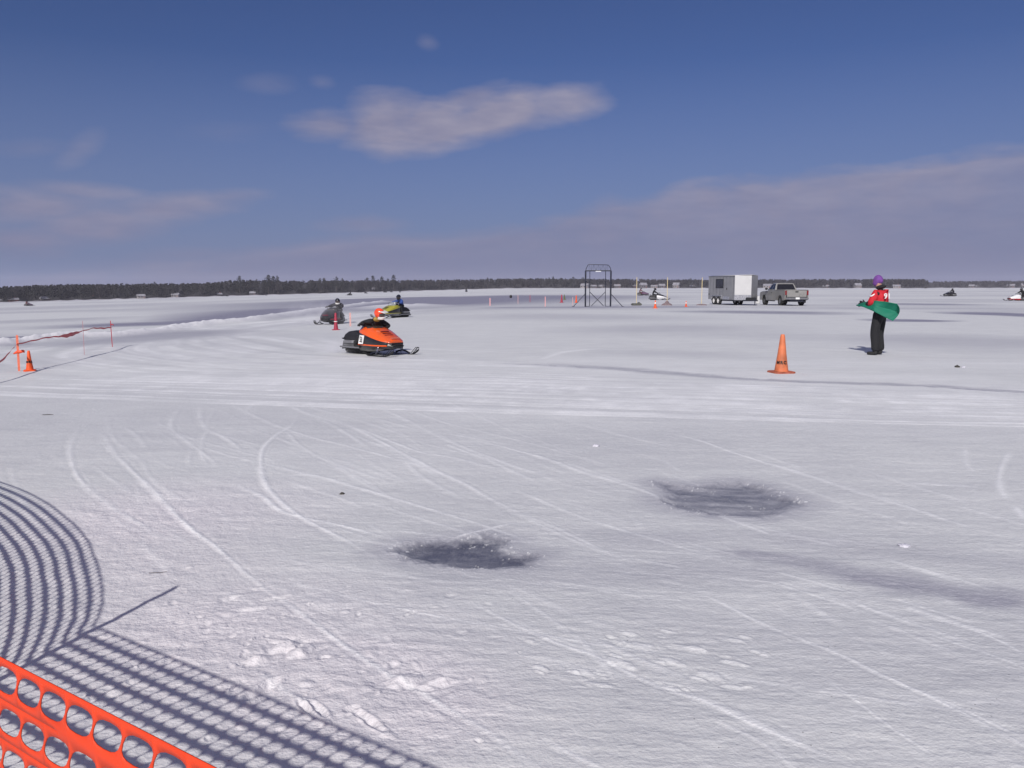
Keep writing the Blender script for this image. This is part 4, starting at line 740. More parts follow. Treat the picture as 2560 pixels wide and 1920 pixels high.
    mb=MB(); mb.tube([(-1.16,-.22,.36),(-1.32,-.22,.38),(-1.36,-.14,.385),(-1.36,.14,.385),(-1.32,.22,.38),(-1.16,.22,.36)],.013,8); mb.build('rear_bumper',K['paint_black'],t)
    # skis
    for sg in (-1,1):
        yy=sg*.42
        pr=[(.22,.035,.05),(.30,.012,.058),(.60,.008,.062),(.95,.010,.062),(1.10,.035,.055),(1.22,.085,.045),(1.30,.14,.035)]
        mb=MB(); mb.loft([[(a,yy-w_,z_),(a,yy+w_,z_),(a,yy+w_,z_+.014),(a,yy+w_*.4,z_+.02),(a,yy-w_*.4,z_+.02),(a,yy-w_,z_+.014)] for a,z_,w_ in pr]); sk=mb.build('ski',K['paint_black'],t,smooth=40)
        mb=MB(); mb.tube([(1.14,yy-.045,.07),(1.27,yy-.04,.16),(1.30,yy-.03,.20),(1.25,yy-.03,.215),(1.16,yy-.035,.15),(1.04,yy-.04,.05)],.009,6); mb.tube([(1.14,yy+.045,.07),(1.27,yy+.04,.16),(1.30,yy+.03,.20),(1.25,yy+.03,.215),(1.16,yy+.035,.15),(1.04,yy+.04,.05)],.009,6); mb.tube([(1.30,yy-.03,.20),(1.31,yy,.20),(1.30,yy+.03,.20)],.009,6); mb.build('ski_loop',K['paint_black'],sk)
        mb=MB()
        for q in range(3): mb.tube([(.36,yy,.035+.014*q),(.50,yy,.085+.010*q),(.66,yy,.11+.008*q),(.80,yy,.085+.01*q),(.94,yy,.035+.014*q)],.012,6)
        mb.build('leaf_spring',K['steel_dark'],sk)
        mb=MB(); mb.tube([(.66,yy,.10),(.66,yy-sg*.02,.20),(.62,sg*.30,.24)],.018,8); mb.tube([(.58,yy,.05),(.63,yy-sg*.05,.24)],.012,8); mb.tube([(.64,yy,.15),(.70,sg*.10,.18)],.010,6); mb.build('suspension_arm',K['chrome' if detail else 'paint_black'],t)
    mb=MB(); mb.tube([(-.20,-.34,.80),(-.17,-.22,.825),(-.12,-.08,.80),(-.10,0,.79),(-.12,.08,.80),(-.17,.22,.825),(-.20,.34,.80)],.012,8); mb.tube([(-.10,0,.79),(-.02,0,.68)],.016,8); hb=mb.build('handlebar',K['paint_black'],t)
    for sg in (-1,1): mb=MB(); mb.tube([(-.20,sg*.34,.80),(-.178,sg*.245,.822)],.018,8); mb.build('grip',K['rubber'],hb)
    if screen:
        mb=MB(); h_=screen; n_=9; rings=[]
        for k in range(n_):
            a=-1.1+2.2*k/(n_-1); rings.append([(.22-.12*(1-math.cos(a))*2,.30*math.sin(a)/.89,.69-.03*(1-math.cos(a))),(.05-.10*(1-math.cos(a))*2,.25*math.sin(a)/.89,.69+h_)])
        mb.loft(rings,close=False,caps=False); o=mb.build('windshield',K['clear_screen'] if h_>.12 else K['smoke_screen'],t); md=o.modifiers.new('t','SOLIDIFY'); md.thickness=.005
    for c_ in [o for o in COL.objects if o.parent==t and o.type=='MESH']:
        for o in [c_]+[q for q in COL.objects if q.parent==c_ and q.type=='MESH' and q.name.split('.')[0]!='digits']:
            for v in o.data.vertices:
                if v.co.x<-.3: v.co.x=-.3+(v.co.x+.3)*.86
    return t
E0={'hip':0}
def rider(label,x,y,head,J,cloth,helmet,scale=1.,group=None,z=None,visor=True,stripe=None,peak=True,hgt=0,jacket=None,look=0,pants=None,tilt=0):
    """J: joints in the sled's own frame. One continuous body; helmet, goggles, gloves and boots are its parts."""
    t=thing('person',label,'person',(x,y,(gh(x,y) if z is None else z)),head,group,scale)
    P=J
    pts={'pel':(*P['pel'],.155,.135),'bel':(*P['bel'],.145,.125),'che':(*P['che'],.18,.15),'nek':(*P['nek'],.07),'hed':(*P['hed'],.085)}
    ed=[('pel','bel'),('bel','che'),('che','nek'),('nek','hed')]
    for s in 'LR':
        pts['sh'+s]=(*P['sh'+s],.095); pts['el'+s]=(*P['el'+s],.078); pts['wr'+s]=(*P['wr'+s],.058)
        pts['hp'+s]=(*P['hp'+s],.10); pts['kn'+s]=(*P['kn'+s],.075); pts['an'+s]=(*P['an'+s],.058)
        ed+=[('che','sh'+s),('sh'+s,'el'+s),('el'+s,'wr'+s),('pel','hp'+s),('hp'+s,'kn'+s),('kn'+s,'an'+s)]
    body=skin('body',pts,ed,[cloth]+([pants] if pants else []),t,2,(lambda c:1 if c.z<P['bel'][2]-.02 else 0) if pants else None)
    for s in 'LR':
        w=Vector(P['wr'+s]); e=Vector(P['el'+s]); d=(w-e).normalized(); sd_=d.cross(Vector((0,0,1))).normalized(); up=sd_.cross(d); sgn=1 if s=='L' else -1
        gp={'w':(*w,.042),'p':(*(w+d*.06),.045,.03)}; ge=[('w','p')]
        for k in range(4):
            b=w+d*.10+sd_*(k-1.5)*.021; c_=b+d*.035-up*.008; f=c_+d*.012-up*(.03-.002*abs(k-1)); g_=f-d*.022-up*.012
            for nm,q,r_ in (('a',b,.012),('b',c_,.012),('c',f,.011),('d',g_,.010)): gp[nm+str(k)]=(*q,r_)
            ge+=[('p','a%d'%k),('a%d'%k,'b%d'%k),('b%d'%k,'c%d'%k),('c%d'%k,'d%d'%k)]
        th=w+d*.035-sd_*sgn*.038-up*.01; gp['t0']=(*th,.014); gp['t1']=(*(th+d*.03-up*.025),.012); ge+=[('w','t0'),('t0','t1')]
        skin('glove',gp,ge,K['leather_black'],t,1)
        a=Vector(P['an'+s]); fd=Vector(P.get('foot',(1,0,0))).normalized()
        skin('boot',{'a':(*(a+Vector((0,0,.10))),.068),'b':(*a,.062),'h':(*(a-Vector((0,0,.06))-fd*.02),.052),'t':(*(a-Vector((0,0,.065))+fd*.13),.048,.04),'u':(*(a-Vector((0,0,.07))+fd*.18),.035,.028)},[('a','b'),('b','h'),('h','t'),('t','u')],K['rubber'],t,1)
    # helmet: shell with chin bar, eye port, goggles and peak, turned to where the rider looks
    H=bpy.data.objects.new('helmet_group',None)
    bpy.data.objects.remove(H)
    rot=(Matrix.Rotation(look,3,'Z')@Matrix.Rotation(tilt,3,'X')@Matrix.Rotation(R(12),3,'Y')); c=Vector(P['hed'])+Vector((0,0,.035 if P['hed'][2]>1.05 else .05))
    def pl(v): return rot@Vector(v)+c
    mb=MB(); n=22; m_=14; rings=[]
    for i in range(m_+1):
        ph=math.pi*i/m_; rg=[]
        for k in range(n):
            a=2*math.pi*k/n; q=Vector((.145*math.sin(ph)*math.cos(a),.122*math.sin(ph)*math.sin(a),-.14*math.cos(ph)))
            if q.z<-.02: q.x*=1+.10*(1 if q.x>0 else -.3)*min(1,-(q.z+.02)/.06); q.y*=.96
            if q.z<-.105: q.z=-.105
            rg.append(pl(q*1.0 if ph>.01 else q))
        rings.append(rg)
    mb.loft(rings); hm=mb.build('helmet',helmet,t,smooth=50)
    mb=MB(); n=12; rings=[]
    for k in range(n+1):
        a=-1.25+2.5*k/n; dx,dy=math.cos(a),math.sin(a); rings.append([pl((.158*dx+.005,.130*dy,-.055)),pl((.185*dx,.125*dy,-.075)),pl((.180*dx-.01,.12*dy,-.125)),pl((.14*dx,.11*dy,-.125))])
    mb.loft(rings); mb.build('chin_bar',stripe or helmet,hm)
    mb=MB(); rings=[]
    for k in range(n+1):
        a=-1.0+2.0*k/n; dx,dy=math.cos(a),math.sin(a); rings.append([pl((.148*dx,.124*dy,.035)),pl((.168*dx,.134*dy,.0)),pl((.160*dx,.132*dy,-.045)),pl((.13*dx,.11*dy,-.045)),pl((.13*dx,.11*dy,.03))])
    mb.loft(rings); mb.build('goggles',K['visor'],hm)
    if peak:
        mb=MB(); mb.add([pl(p) for p in [(.10,-.10,.075),(.10,.10,.075),(.235,.075,.065),(.235,-.075,.065),(.10,-.095,.09),(.10,.095,.09),(.23,.07,.075),(.23,-.07,.075)]],[(0,1,2,3),(7,6,5,4),(0,4,5,1),(1,5,6,2),(2,6,7,3),(3,7,4,0)]); mb.build('helmet_peak',stripe or helmet,hm)
    if jacket: jacket(t,P)
    return t
# pose of the leading rider: hips off the seat to the inside, chest low over the hood
LEAD=dict(pel=(-.52,.16,.62),bel=(-.36,.16,.74),che=(-.17,.16,.86),nek=(-.04,.17,.93),hed=(.03,.12,1.00),shL=(-.16,.33,.83),shR=(-.16,.03,.86),elL=(.08,.40,.70),elR=(-.30,-.16,.80),wrL=(-.04,.42,.70),wrR=(-.22,-.30,.79),hpL=(-.55,.24,.58),hpR=(-.55,.06,.58),knL=(-.28,.34,.40),knR=(-.22,-.20,.60),anL=(-.62,.34,.25),anR=(-.50,-.30,.27))
SIT=dict(pel=(-.78,0,.72),bel=(-.70,0,.86),che=(-.60,0,1.05),nek=(-.52,0,1.20),hed=(-.48,0,1.27),shL=(-.60,.19,1.10),shR=(-.60,-.19,1.10),elL=(-.42,.32,.92),elR=(-.42,-.32,.92),wrL=(-.20,.31,.84),wrR=(-.20,-.31,.84),hpL=(-.75,.10,.66),hpR=(-.75,-.10,.66),knL=(-.34,.26,.62),knR=(-.34,-.26,.62),anL=(-.42,.29,.27),anR=(-.42,-.29,.27))
LEAN=dict(SIT,bel=(-.68,.05,.84),che=(-.54,.12,.99),nek=(-.44,.16,1.10),hed=(-.39,.18,1.17),shL=(-.52,.30,1.0),shR=(-.54,-.06,1.05),elL=(-.36,.40,.86),elR=(-.38,-.22,.90))
CR=dict(SIT,pel=(-.74,0,.66),bel=(-.64,.05,.76),che=(-.48,.10,.90),nek=(-.36,.13,1.0),hed=(-.31,.14,1.06),shL=(-.46,.28,.93),shR=(-.48,-.08,.94),elL=(-.34,.38,.84),elR=(-.36,-.24,.86))
h1=R(-41); L1=(-3.30,19.15)
LEAD={k:((v[0]*.88+.03,v[1],v[2]) if k!='foot' else v) for k,v in LEAD.items()}
sled('orange racing snowmobile with white number plate 53, nearest of all the sleds',*L1,h1,(K['cowl_orange'],K['cowl_black'],K['cowl_black']),plate='53',screen=.06,scale=.93,xs=.85)
def lead_jacket(t,P):
    mb=MB(); mb.ell((P['che'][0]+.10,P['che'][1]-.06,P['che'][2]+.04),(.07,.11,.07)); mb.build('chest_print',K['gold_print'],t)
# the leading rider
rider('rider in black with orange helmet leaning off the orange snowmobile 53',*L1,h1,LEAD,K['cloth_black'],K['helmet_orange'],scale=.93,stripe=K['helmet_white'],look=R(10),jacket=lead_jacket,tilt=R(8))
h2=R(180+74); L2=(-8.6,38.2)
sled('dark snowmobile with orange lower stripe behind the slim pinkish cone',*L2,h2,(K['cowl_black'],K['cowl_black'],K['paint_black']),screen=.07,stripe=K['cone_red'],xs=.74)
rider('rider in black with black helmet sitting on the dark snowmobile behind the cone',*L2,h2,CR,K['cloth_dark'],K['helmet_black'],stripe=K['helmet_white'],peak=False,look=R(35))
h3=R(180+54); L3=(-6.65,44.6)
sled('yellow and black snowmobile with clear windscreen behind the orange one',*L3,h3,(K['cowl_yellow'],K['cowl_black'],K['aluminium']),screen=.20,stripe=K['cowl_yellow'])
rider('rider in a blue jacket sitting on the yellow and black snowmobile',*L3,h3,dict(CR,hed=(-.36,.12,1.12),nek=(-.40,.12,1.05)),K['cloth_blue'],K['helmet_black'],peak=True,look=R(25),pants=K['cloth_black'])
# sleds parked or running further off
def pair(lb,lr,x,y,hd,cols,cl,hm,J=SIT,screen=.18,pants=None,sc_=1.,detail=False):
    sled(lb,x,y,hd,cols,screen=screen,detail=detail,scale=sc_); 
    if lr: rider(lr,x,y,hd,J,cl,hm,peak=False,pants=pants,scale=sc_)
pair('black and white touring snowmobile right of the gate, pointing right','rider in black on the black and white snowmobile right of the gate',17.6,95.9,R(-4),(K['cowl_black'],K['cowl_white'],K['cowl_white']),K['cloth_black'],K['helmet_black'],detail=True,screen=.22)
pair('dark purple snowmobile furthest back of the two right of the gate','rider in maroon on the dark purple snowmobile right of the gate',23.9,145.5,R(-12),(K['cowl_purple'],K['cowl_purple'],K['paint_black']),K['cloth_maroon'],K['helmet_black'])
pair('black snowmobile alone on the snow at the right, pointing left','rider in dark clothes on the lone black snowmobile at the right',72.4,132.7,R(186),(K['cowl_black'],K['cowl_black'],K['paint_black']),K['cloth_dark'],K['helmet_black'],J=LEAN)
pair('white and red snowmobile cut by the right edge of the view','rider in black on the white and red snowmobile at the right edge',56.9,90.3,R(183),(K['cowl_white'],K['cowl_white'],K['cloth_red']),K['cloth_black'],K['helmet_black'],detail=True)
pair('maroon snowmobile just behind the white and red one at the right edge','rider in grey black clothes behind the white and red snowmobile',59.9,93.5,R(184),(K['cowl_red'],K['cowl_white'],K['paint_black']),K['cloth_dark'],K['helmet_black'])
pair('dark red snowmobile alone far out at the left edge','rider on the dark red snowmobile at the left edge',-119.5,198.,R(6),(K['cowl_purple'],K['cowl_black'],K['paint_black']),K['cloth_maroon'],K['helmet_black'],sc_=.95)
pair('tiny dark snowmobile near the far shore above the left snow bank','rider on the tiny sled above the left snow bank',-63.0,310.2,R(160),(K['cowl_black'],K['cowl_black'],K['paint_black']),K['cloth_black'],K['helmet_black'])
pair('speck of a dark snowmobile at the shore below the tall pines','rider on the sled below the tall pines',-92.1,505.6,R(20),(K['cowl_black'],K['cowl_black'],K['paint_black']),K['cloth_black'],K['helmet_black'])
pair('distant snowmobile near the shore left of the wooded rise','rider on the distant sled left of the wooded rise',-248.8,700.,R(10),(K['cowl_black'],K['cowl_black'],K['paint_black']),K['cloth_black'],K['helmet_black'],sc_=1.1)
pair('distant dark snowmobile under the highest part of the wood','rider on the distant sled under the highest part of the wood',-190.2,620.,R(-60),(K['cowl_black'],K['cowl_black'],K['paint_black']),K['cloth_black'],K['helmet_black'])
pair('snowmobile coming head on in the middle of the far ice','rider on the sled coming head on in the middle distance',-19.3,339.,R(-85),(K['cowl_black'],K['cowl_black'],K['paint_black']),K['cloth_black'],K['helmet_black'],sc_=1.15)
for k,(x,y) in enumerate([(-103.8,654.),(-101.,640.),(-97.6,650.),(-75.3,539.)]):
    pair(['leftmost of the distant sleds grouped before the shore','second of the distant sleds grouped before the shore','third of the distant sleds grouped before the shore','distant sled standing apart to the right of the group'][k],['rider on the leftmost sled of the distant group','rider on the second sled of the distant group','rider on the third sled of the distant group','rider on the distant sled apart from the group'][k],x,y,R([5,170,20,-70][k]),(K['cowl_black'],K['cowl_black'],K['paint_black']),K['cloth_black'],K['helmet_black'],sc_=1.1)
# ------------------------------------------------------------ flag marshal
def marshal():
    x,y=8.282,18.07; t=thing('person','flag marshal in red jacket and purple headwear rolling up a green flag','person',(x,y,gh(x,y)-.005),-math.atan2(x,y)-R(26))
    # local frame: +x to the viewer's right, +y away; she faces -x
    pts={'pel':(.02,0,.94,.145,.15),'bel':(.03,0,1.08,.11,.12),'che':(.05,0,1.31,.11,.13),'nek':(.01,0,1.50,.055),'hd0':(-.035,0,1.59,.075,.07),'hd1':(-.045,0,1.68,.095,.08),'hd2':(-.03,0,1.735,.06,.055)}
    ed=[('pel','bel'),('bel','che'),('che','nek'),('nek','hd0'),('hd0','hd1'),('hd1','hd2')]
    hand={'L':(-.36,-.05,1.13),'R':(-.38,.04,1.18)}
    for s,yy in (('L',-.2),('R',.2)):
        pts['sh'+s]=(.03,yy*.9,1.42,.05); pts['el'+s]=(-.05,yy*1.25,1.17,.05); pts['wr'+s]=(-.28,yy*.45,1.15,.035); pts['hn'+s]=(*hand[s],.035,.022)
        pts['hp'+s]=(.03,yy*.48,.88,.105); pts['kn'+s]=(-.005,yy*.52,.50,.078); pts['an'+s]=(.03,yy*.55,.10,.055); pts['hl'+s]=(.05,yy*.55,.05,.045); pts['to'+s]=(-.13,yy*.6,.035,.04,.035)
        ed+=[('che','sh'+s),('sh'+s,'el'+s),('el'+s,'wr'+s),('wr'+s,'hn'+s),('pel','hp'+s),('hp'+s,'kn'+s),('kn'+s,'an'+s),('an'+s,'hl'+s),('hl'+s,'to'+s)]
    skin('body',pts,ed,[K['cloth_black'],K['skin_tone']],t,2,lambda c:1 if c.z>1.52 else 0)
    j={'pel':(.035,0,1.0,.19,.195),'bel':(.05,0,1.14,.20,.20),'che':(.075,0,1.33,.195,.215),'nek':(.03,0,1.475,.10)}; e2=[('pel','bel'),('bel','che'),('che','nek')]
    for s,yy in (('L',-.2),('R',.2)):
        j['sh'+s]=(.03,yy*.98,1.43,.105); j['el'+s]=(-.055,yy*1.27,1.17,.085); j['wr'+s]=(-.22,yy*.6,1.15,.055); e2+=[('che','sh'+s),('sh'+s,'el'+s),('el'+s,'wr'+s)]
    jk=skin('jacket',j,e2,[K['cloth_red'],K['cloth_black']],t,2,lambda c:1 if (c.x<-.10 and c.z<1.21) else 0)
    p={'pel':(.03,0,.93,.175,.165),'b':(.02,0,1.02,.15,.16)}; e3=[('b','pel')]
    for s,yy in (('L',-.2),('R',.2)):
        p['hp'+s]=(.03,yy*.5,.84,.125); p['kn'+s]=(-.01,yy*.55,.48,.098); p['sn'+s]=(.025,yy*.56,.25,.092); p['an'+s]=(.04,yy*.56,.07,.105); e3+=[('pel','hp'+s),('hp'+s,'kn'+s),('kn'+s,'sn'+s),('sn'+s,'an'+s)]
    skin('snow_trousers',p,e3,K['cloth_black'],t,2)
    for s,yy in (('L',-.2),('R',.2)):
        skin('boot',{'a':(.04,yy*.56,.12,.062),'h':(.05,yy*.56,.05,.055),'m':(-.06,yy*.6,.045,.052,.045),'t':(-.15,yy*.63,.04,.045,.038)},[('a','h'),('h','m'),('m','t')],K['rubber'],t,1)
        hx,hy,hz=hand[s]; gp={'w':(hx+.06,hy,hz,.045),'p':(hx-.01,hy,hz,.04,.032)}; ge=[('w','p')]
        for k in range(4):
            zz=hz+(k-1.5)*.022; 
            for nm,q,r_ in (('a',(hx-.05,hy-.005,zz),.0125),('b',(hx-.085,hy+.002,zz),.012),('c',(hx-.095,hy+.028,zz),.011),('d',(hx-.07,hy+.045,zz),.010)): gp[nm+str(k)]=(*q,r_)
            ge+=[('p','a%d'%k),('a%d'%k,'b%d'%k),('b%d'%k,'c%d'%k),('c%d'%k,'d%d'%k)]
        gp['t0']=(hx+.0,hy+.02,hz+.045,.014); gp['t1']=(hx-.035,hy+.03,hz+.065,.013); ge+=[('p','t0'),('t0','t1')]
        skin('glove',gp,ge,K['leather_black'],t,1)
    # knitted headwear covering the head, face opening towards -x
    mb=MB(); rings=[]; n=20
    for i in range(15):
        ph=math.pi*i/14; rg=[]
        for k in range(n):
            a=2*math.pi*k/n; q=Vector((.108*math.sin(ph)*math.cos(a),.092*math.sin(ph)*math.sin(a),-.132*math.cos(ph))); q*=1+.03*math.sin(9*a)
            if q.z<-.03: q.x-=.02
            rg.append(q+Vector((-.045,0,1.675)))
        rings.append(rg)
    mb.loft(rings); mb.build('headwear',K['cloth_purple'],t)
    mb=MB(); mb.ell((-.132,0,1.665),(.028,.052,.05)); mb.build('face',K['skin_tone'],t)
    mb=MB(); mb.ell((.03,0,1.535),(.115,.11,.05),rot=Matrix.Rotation(R(-12),3,'Y')); mb.build('collar',K['cloth_black'],t)
    # white marks on the jacket: armband, stripe, number on the back
    mb=MB(); mb.loft([[(-.085,-.284,1.345),(-.02,-.296,1.36),(.035,-.285,1.395)],[(-.095,-.286,1.315),(-.02,-.300,1.325),(.03,-.290,1.365)]],close=False,caps=False); o=mb.build('arm_stripe',K['plate_white'],jk); md=o.modifiers.new('t','SOLIDIFY'); md.thickness=.006
    fr=Matrix.Translation((.245,-.13,1.33))@Matrix.Rotation(R(62),4,'Z')@Matrix.Rotation(math.pi/2,4,'X'); text('back_number','91',.17,K['plate_white'],jk,fr,.006,.002)
    for x0,x1,z0,z1 in ((.055,.02,1.23,1.13),(.055,.085,1.23,1.10),(.105,.13,1.19,1.12)):
        mb=MB(); mb.tube([(x0,-.205,z0),(x1,-.215,z1)],.011,6); mb.build('white_piping',K['plate_white'],jk)
    # the flag: one cloth from the gloves to behind her, hung in folds on the viewer's side
    f=bpy.data.objects.new('tmp',None); bpy.data.objects.remove(f)
    topl=[(-.47,1.125),(-.33,1.19),(-.10,1.235),(.13,1.215),(.36,1.17),(.40,1.11)]; botl=[(-.47,1.105),(-.32,1.09),(-.10,1.0),(.04,.93),(.20,.84),(.30,.80)]
    nu,nv=44,16; vs=[]; fs=[]
    def ip(L,u):
        q=u*(len(L)-1); i=min(len(L)-2,int(q)); t_=q-i; return L[i][0]*(1-t_)+L[i+1][0]*t_,L[i][1]*(1-t_)+L[i+1][1]*t_
    edge_=[(.40,1.11),(.405,.98),(.385,.93),(.345,.83),(.30,.80)]
    for i in range(nu+1):
        u=i/nu; a=ip(topl,u); b_=ip(botl,u)
        for k in range(nv+1):
            v=k/nv; xx=a[0]*(1-v)+b_[0]*v; zz=a[1]*(1-v)+b_[1]*v
            bul=math.sin(math.pi*v)*max(0,u-.45)*.12; xx+=bul
            yy=.14-.47*min(1,u*2.4)+.028*math.sin(v*5+u*3)*u+.05*math.cos(v*3.2+.4)*min(1,u*2)*(1-.3*u)+.012*math.sin(u*17+v*6)
            yy-=u*(.55*max(0,.5-v)*min(1,u*1.5)+.34*max(0,v-.5))
            yy+=.05
            vs.append((xx,yy,zz))
    for i in range(nu):
        for k in range(nv): a_=i*(nv+1)+k; fs.append((a_,a_+1,a_+nv+2,a_+nv+1))
    fl_=raw('green_flag',vs,fs,K['flag_green'],None,True); fl_.modifiers.new('t','SOLIDIFY').thickness=.005
    fl_.location=t.location; fl_.rotation_euler=(0,0,t.rotation_euler.z+R(26)); tag(fl_,'green signal flag held half furled by the marshal in red','flag')
marshal()
# ------------------------------------------------------------ trailer, pickup, barrel
def wheel(t,c,r,w,rim,side):
    mb=MB(); mb.lathe(c,[(r*.60,-w/2),(r*.93,-w/2),(r,-w/2+.03),(r,w/2-.03),(r*.93,w/2),(r*.60,w/2)],28,'Y',False); wh=mb.build('wheel',K['tyre'],t)
    mb=MB(); mb.lathe(c,[(r*.61,-w/2+.03),(r*.61,w/2-.03),(r*.5,w/2-.05),(r*.2,w/2-.07),(.02,w/2-.02)] if side>0 else [(r*.61,w/2-.03),(r*.61,-w/2+.03),(r*.5,-w/2+.05),(r*.2,-w/2+.07),(.02,-w/2+.02)],20,'Y'); mb.build('rim',rim,wh)
def nose_shade_mi(mb,xf):  # far plane of the white nose painted grey, standing in for its shade
    out=[]
    for f in mb.f:
        ys=[mb.v[i][1] for i in f]; out.append(1 if (len(f)==4 and min(ys)>-.1) else 0)
    return out
def trailer():
    hd=R(90-167.5); F_=Vector((math.cos(hd),math.sin(hd))); Rr=Vector((math.sin(hd),-math.cos(hd)))
    cx,cy=18.60,67.0; c=Vector((cx,cy))-F_*2.2-Rr*1.05     # cx,cy = front right corner on the ground
    t=thing('box_trailer','grey enclosed trailer with black window, white pointed nose and two wheels a side','trailer',(c.x,c.y,gzs(c.x)),hd)
    zb,zt=.46,2.5; xr=-2.6; xf=2.2; w_=1.05
    mb=MB(); mb.loft([[(xr,-w_,zb),(xf,-w_,zb),(xf,w_,zb),(xr,w_,zb)],[(xr,-w_,zt-.05),(xf,-w_,zt-.05),(xf,w_,zt-.05),(xr,w_,zt-.05)]]); body=mb.build('side_walls',K['trailer_grey'],t,smooth=0)
    mb=MB(); 
    for k in range(8):
        xx=xr+.35+k*.6; mb.box((xx,-w_-.004,(zb+zt)/2),(.012,.008,zt-zb-.16))
    mb.build('panel_seams',K['steel_dark'],body)
    mb=MB(); mb.loft([[(xf+.003,-w_,zb),(xf+.86,0,zb),(xf+.003,w_,zb)],[(xf+.003,-w_,zt-.02),(xf+.86,0,zt-.02),(xf+.003,w_,zt-.02)]]); mb.build('nose',[K['trailer_white'],K['trailer_grey']],t,smooth=0).data.polygons.foreach_set('material_index',[0,0,1,1,1][:0] or nose_shade_mi(mb,xf))
    mb=MB(); mb.loft([[(xf+.01,-w_-.012,zb-.02),(xf+.885,0,zb-.02),(xf+.01,w_+.012,zb-.02)],[(xf+.01,-w_-.012,zb+.42),(xf+.885,0,zb+.42),(xf+.01,w_+.012,zb+.42)]],caps=True); mb.build('stone_guard',K['tread_plate'],t,smooth=0)
    mb=MB(); rings=[]
    for k in range(9):
        a=k/8*math.pi; y_=-w_*math.cos(a); z_=zt-.05+.10*math.sin(a); rings.append([(xr-.01,y_,z_),(xf+.86*(1-abs(y_)/w_)+.0,y_,z_)])
    mb.loft(rings,close=False,caps=False); rf=mb.build('roof',K['trailer_white'],t,smooth=60); rf.modifiers.new('t','SOLIDIFY').thickness=.03
    mb=MB(); mb.box(((xr+xf)/2,-w_-.012,zt-.045),(xf-xr,.02,.07)); mb.build('roof_trim',K['aluminium'],t)
    mb=MB(); mb.box((-.48,-w_-.012,1.83),(1.34,.02,.72),bev=.01); wn=mb.build('window',K['glass_dark'],t)
    mb=MB(); 
    for a,b_,c_,d in ((-.48,2.20,1.42,.04),(-.48,1.46,1.42,.04),(-1.17,1.83,.04,.78),(.21,1.83,.04,.78)): mb.box((a,-w_-.02,b_),(c_,.02,d))
    mb.build('window_frame',K['plastic_black'],wn)
    mb=MB(); mb.box((1.30,-w_-.010,1.40),(1.05,.014,1.75)); dr=mb.build('door',K['trailer_grey'],t)
    mb=MB(); mb.box((.86,-w_-.035,1.38),(.05,.04,.14)); mb.build('handle',K['plastic_black'],dr)
    mb=MB(); mb.box((-1.0,-w_-.01,.80),(1.95,.10,.05)); mb.box((-1.98,-w_-.01,.66),(.05,.10,.30)); mb.box((-.02,-w_-.01,.66),(.05,.10,.30)); mb.build('fender',K['tread_plate'],t)
    mb=MB(); mb.box((.75,-w_-.012,.60),(1.2,.012,.26)); mb.build('skirt',K['tread_plate'],t)
    mb=MB(); mb.box((-2.45,-w_-.02,.9),(.12,.02,.14)); mb.build('marker_lamp',K['plastic_black'],t)
    for sg in (-1,1):
        for xx in (-1.42,-.60): wheel(t,(xx,sg*(w_-.04),.36),.36,.22,K['helmet_white'],sg)
    mb=MB(); mb.tube([(xf+.2,-.6,.42),(xf+1.95,0,.42)],.045,8); mb.build('tongue',K['steel_dark'],t); mb=MB(); mb.tube([(xf+.2,.6,.42),(xf+1.95,0,.42)],.045,8); mb.build('tongue',K['steel_dark'],t)
    mb=MB(); mb.tube([(xf+1.5,0,.05),(xf+1.5,0,.75)],.035,8); mb.box((xf+1.5,0,.03),(.2,.2,.05)); mb.build('jack',K['steel_dark'],t)
    mb=MB(); mb.box((xf+.95,-.05,.52),(.55,.7,.30),bev=.03); mb.build('battery_box',K['plastic_black'],t)
    mb=MB(); mb.box((-.2,0,.40),(4.4,1.7,.12)); mb.build('chassis',K['steel_dark'],t)
trailer()
mb=MB(); mb.lathe((0,0,0),[(.20,0),(.235,.03),(.235,.2),(.245,.22),(.235,.24),(.235,.45),(.245,.47),(.235,.49),(.235,.66),(.20,.70),(.06,.71)],24); o=mb.build('plastic_barrel',K['trailer_white']); o.location=(22.9,74.6,gzs(22.9)); tag(o,'white plastic barrel between the trailer nose and the pickup','barrel')
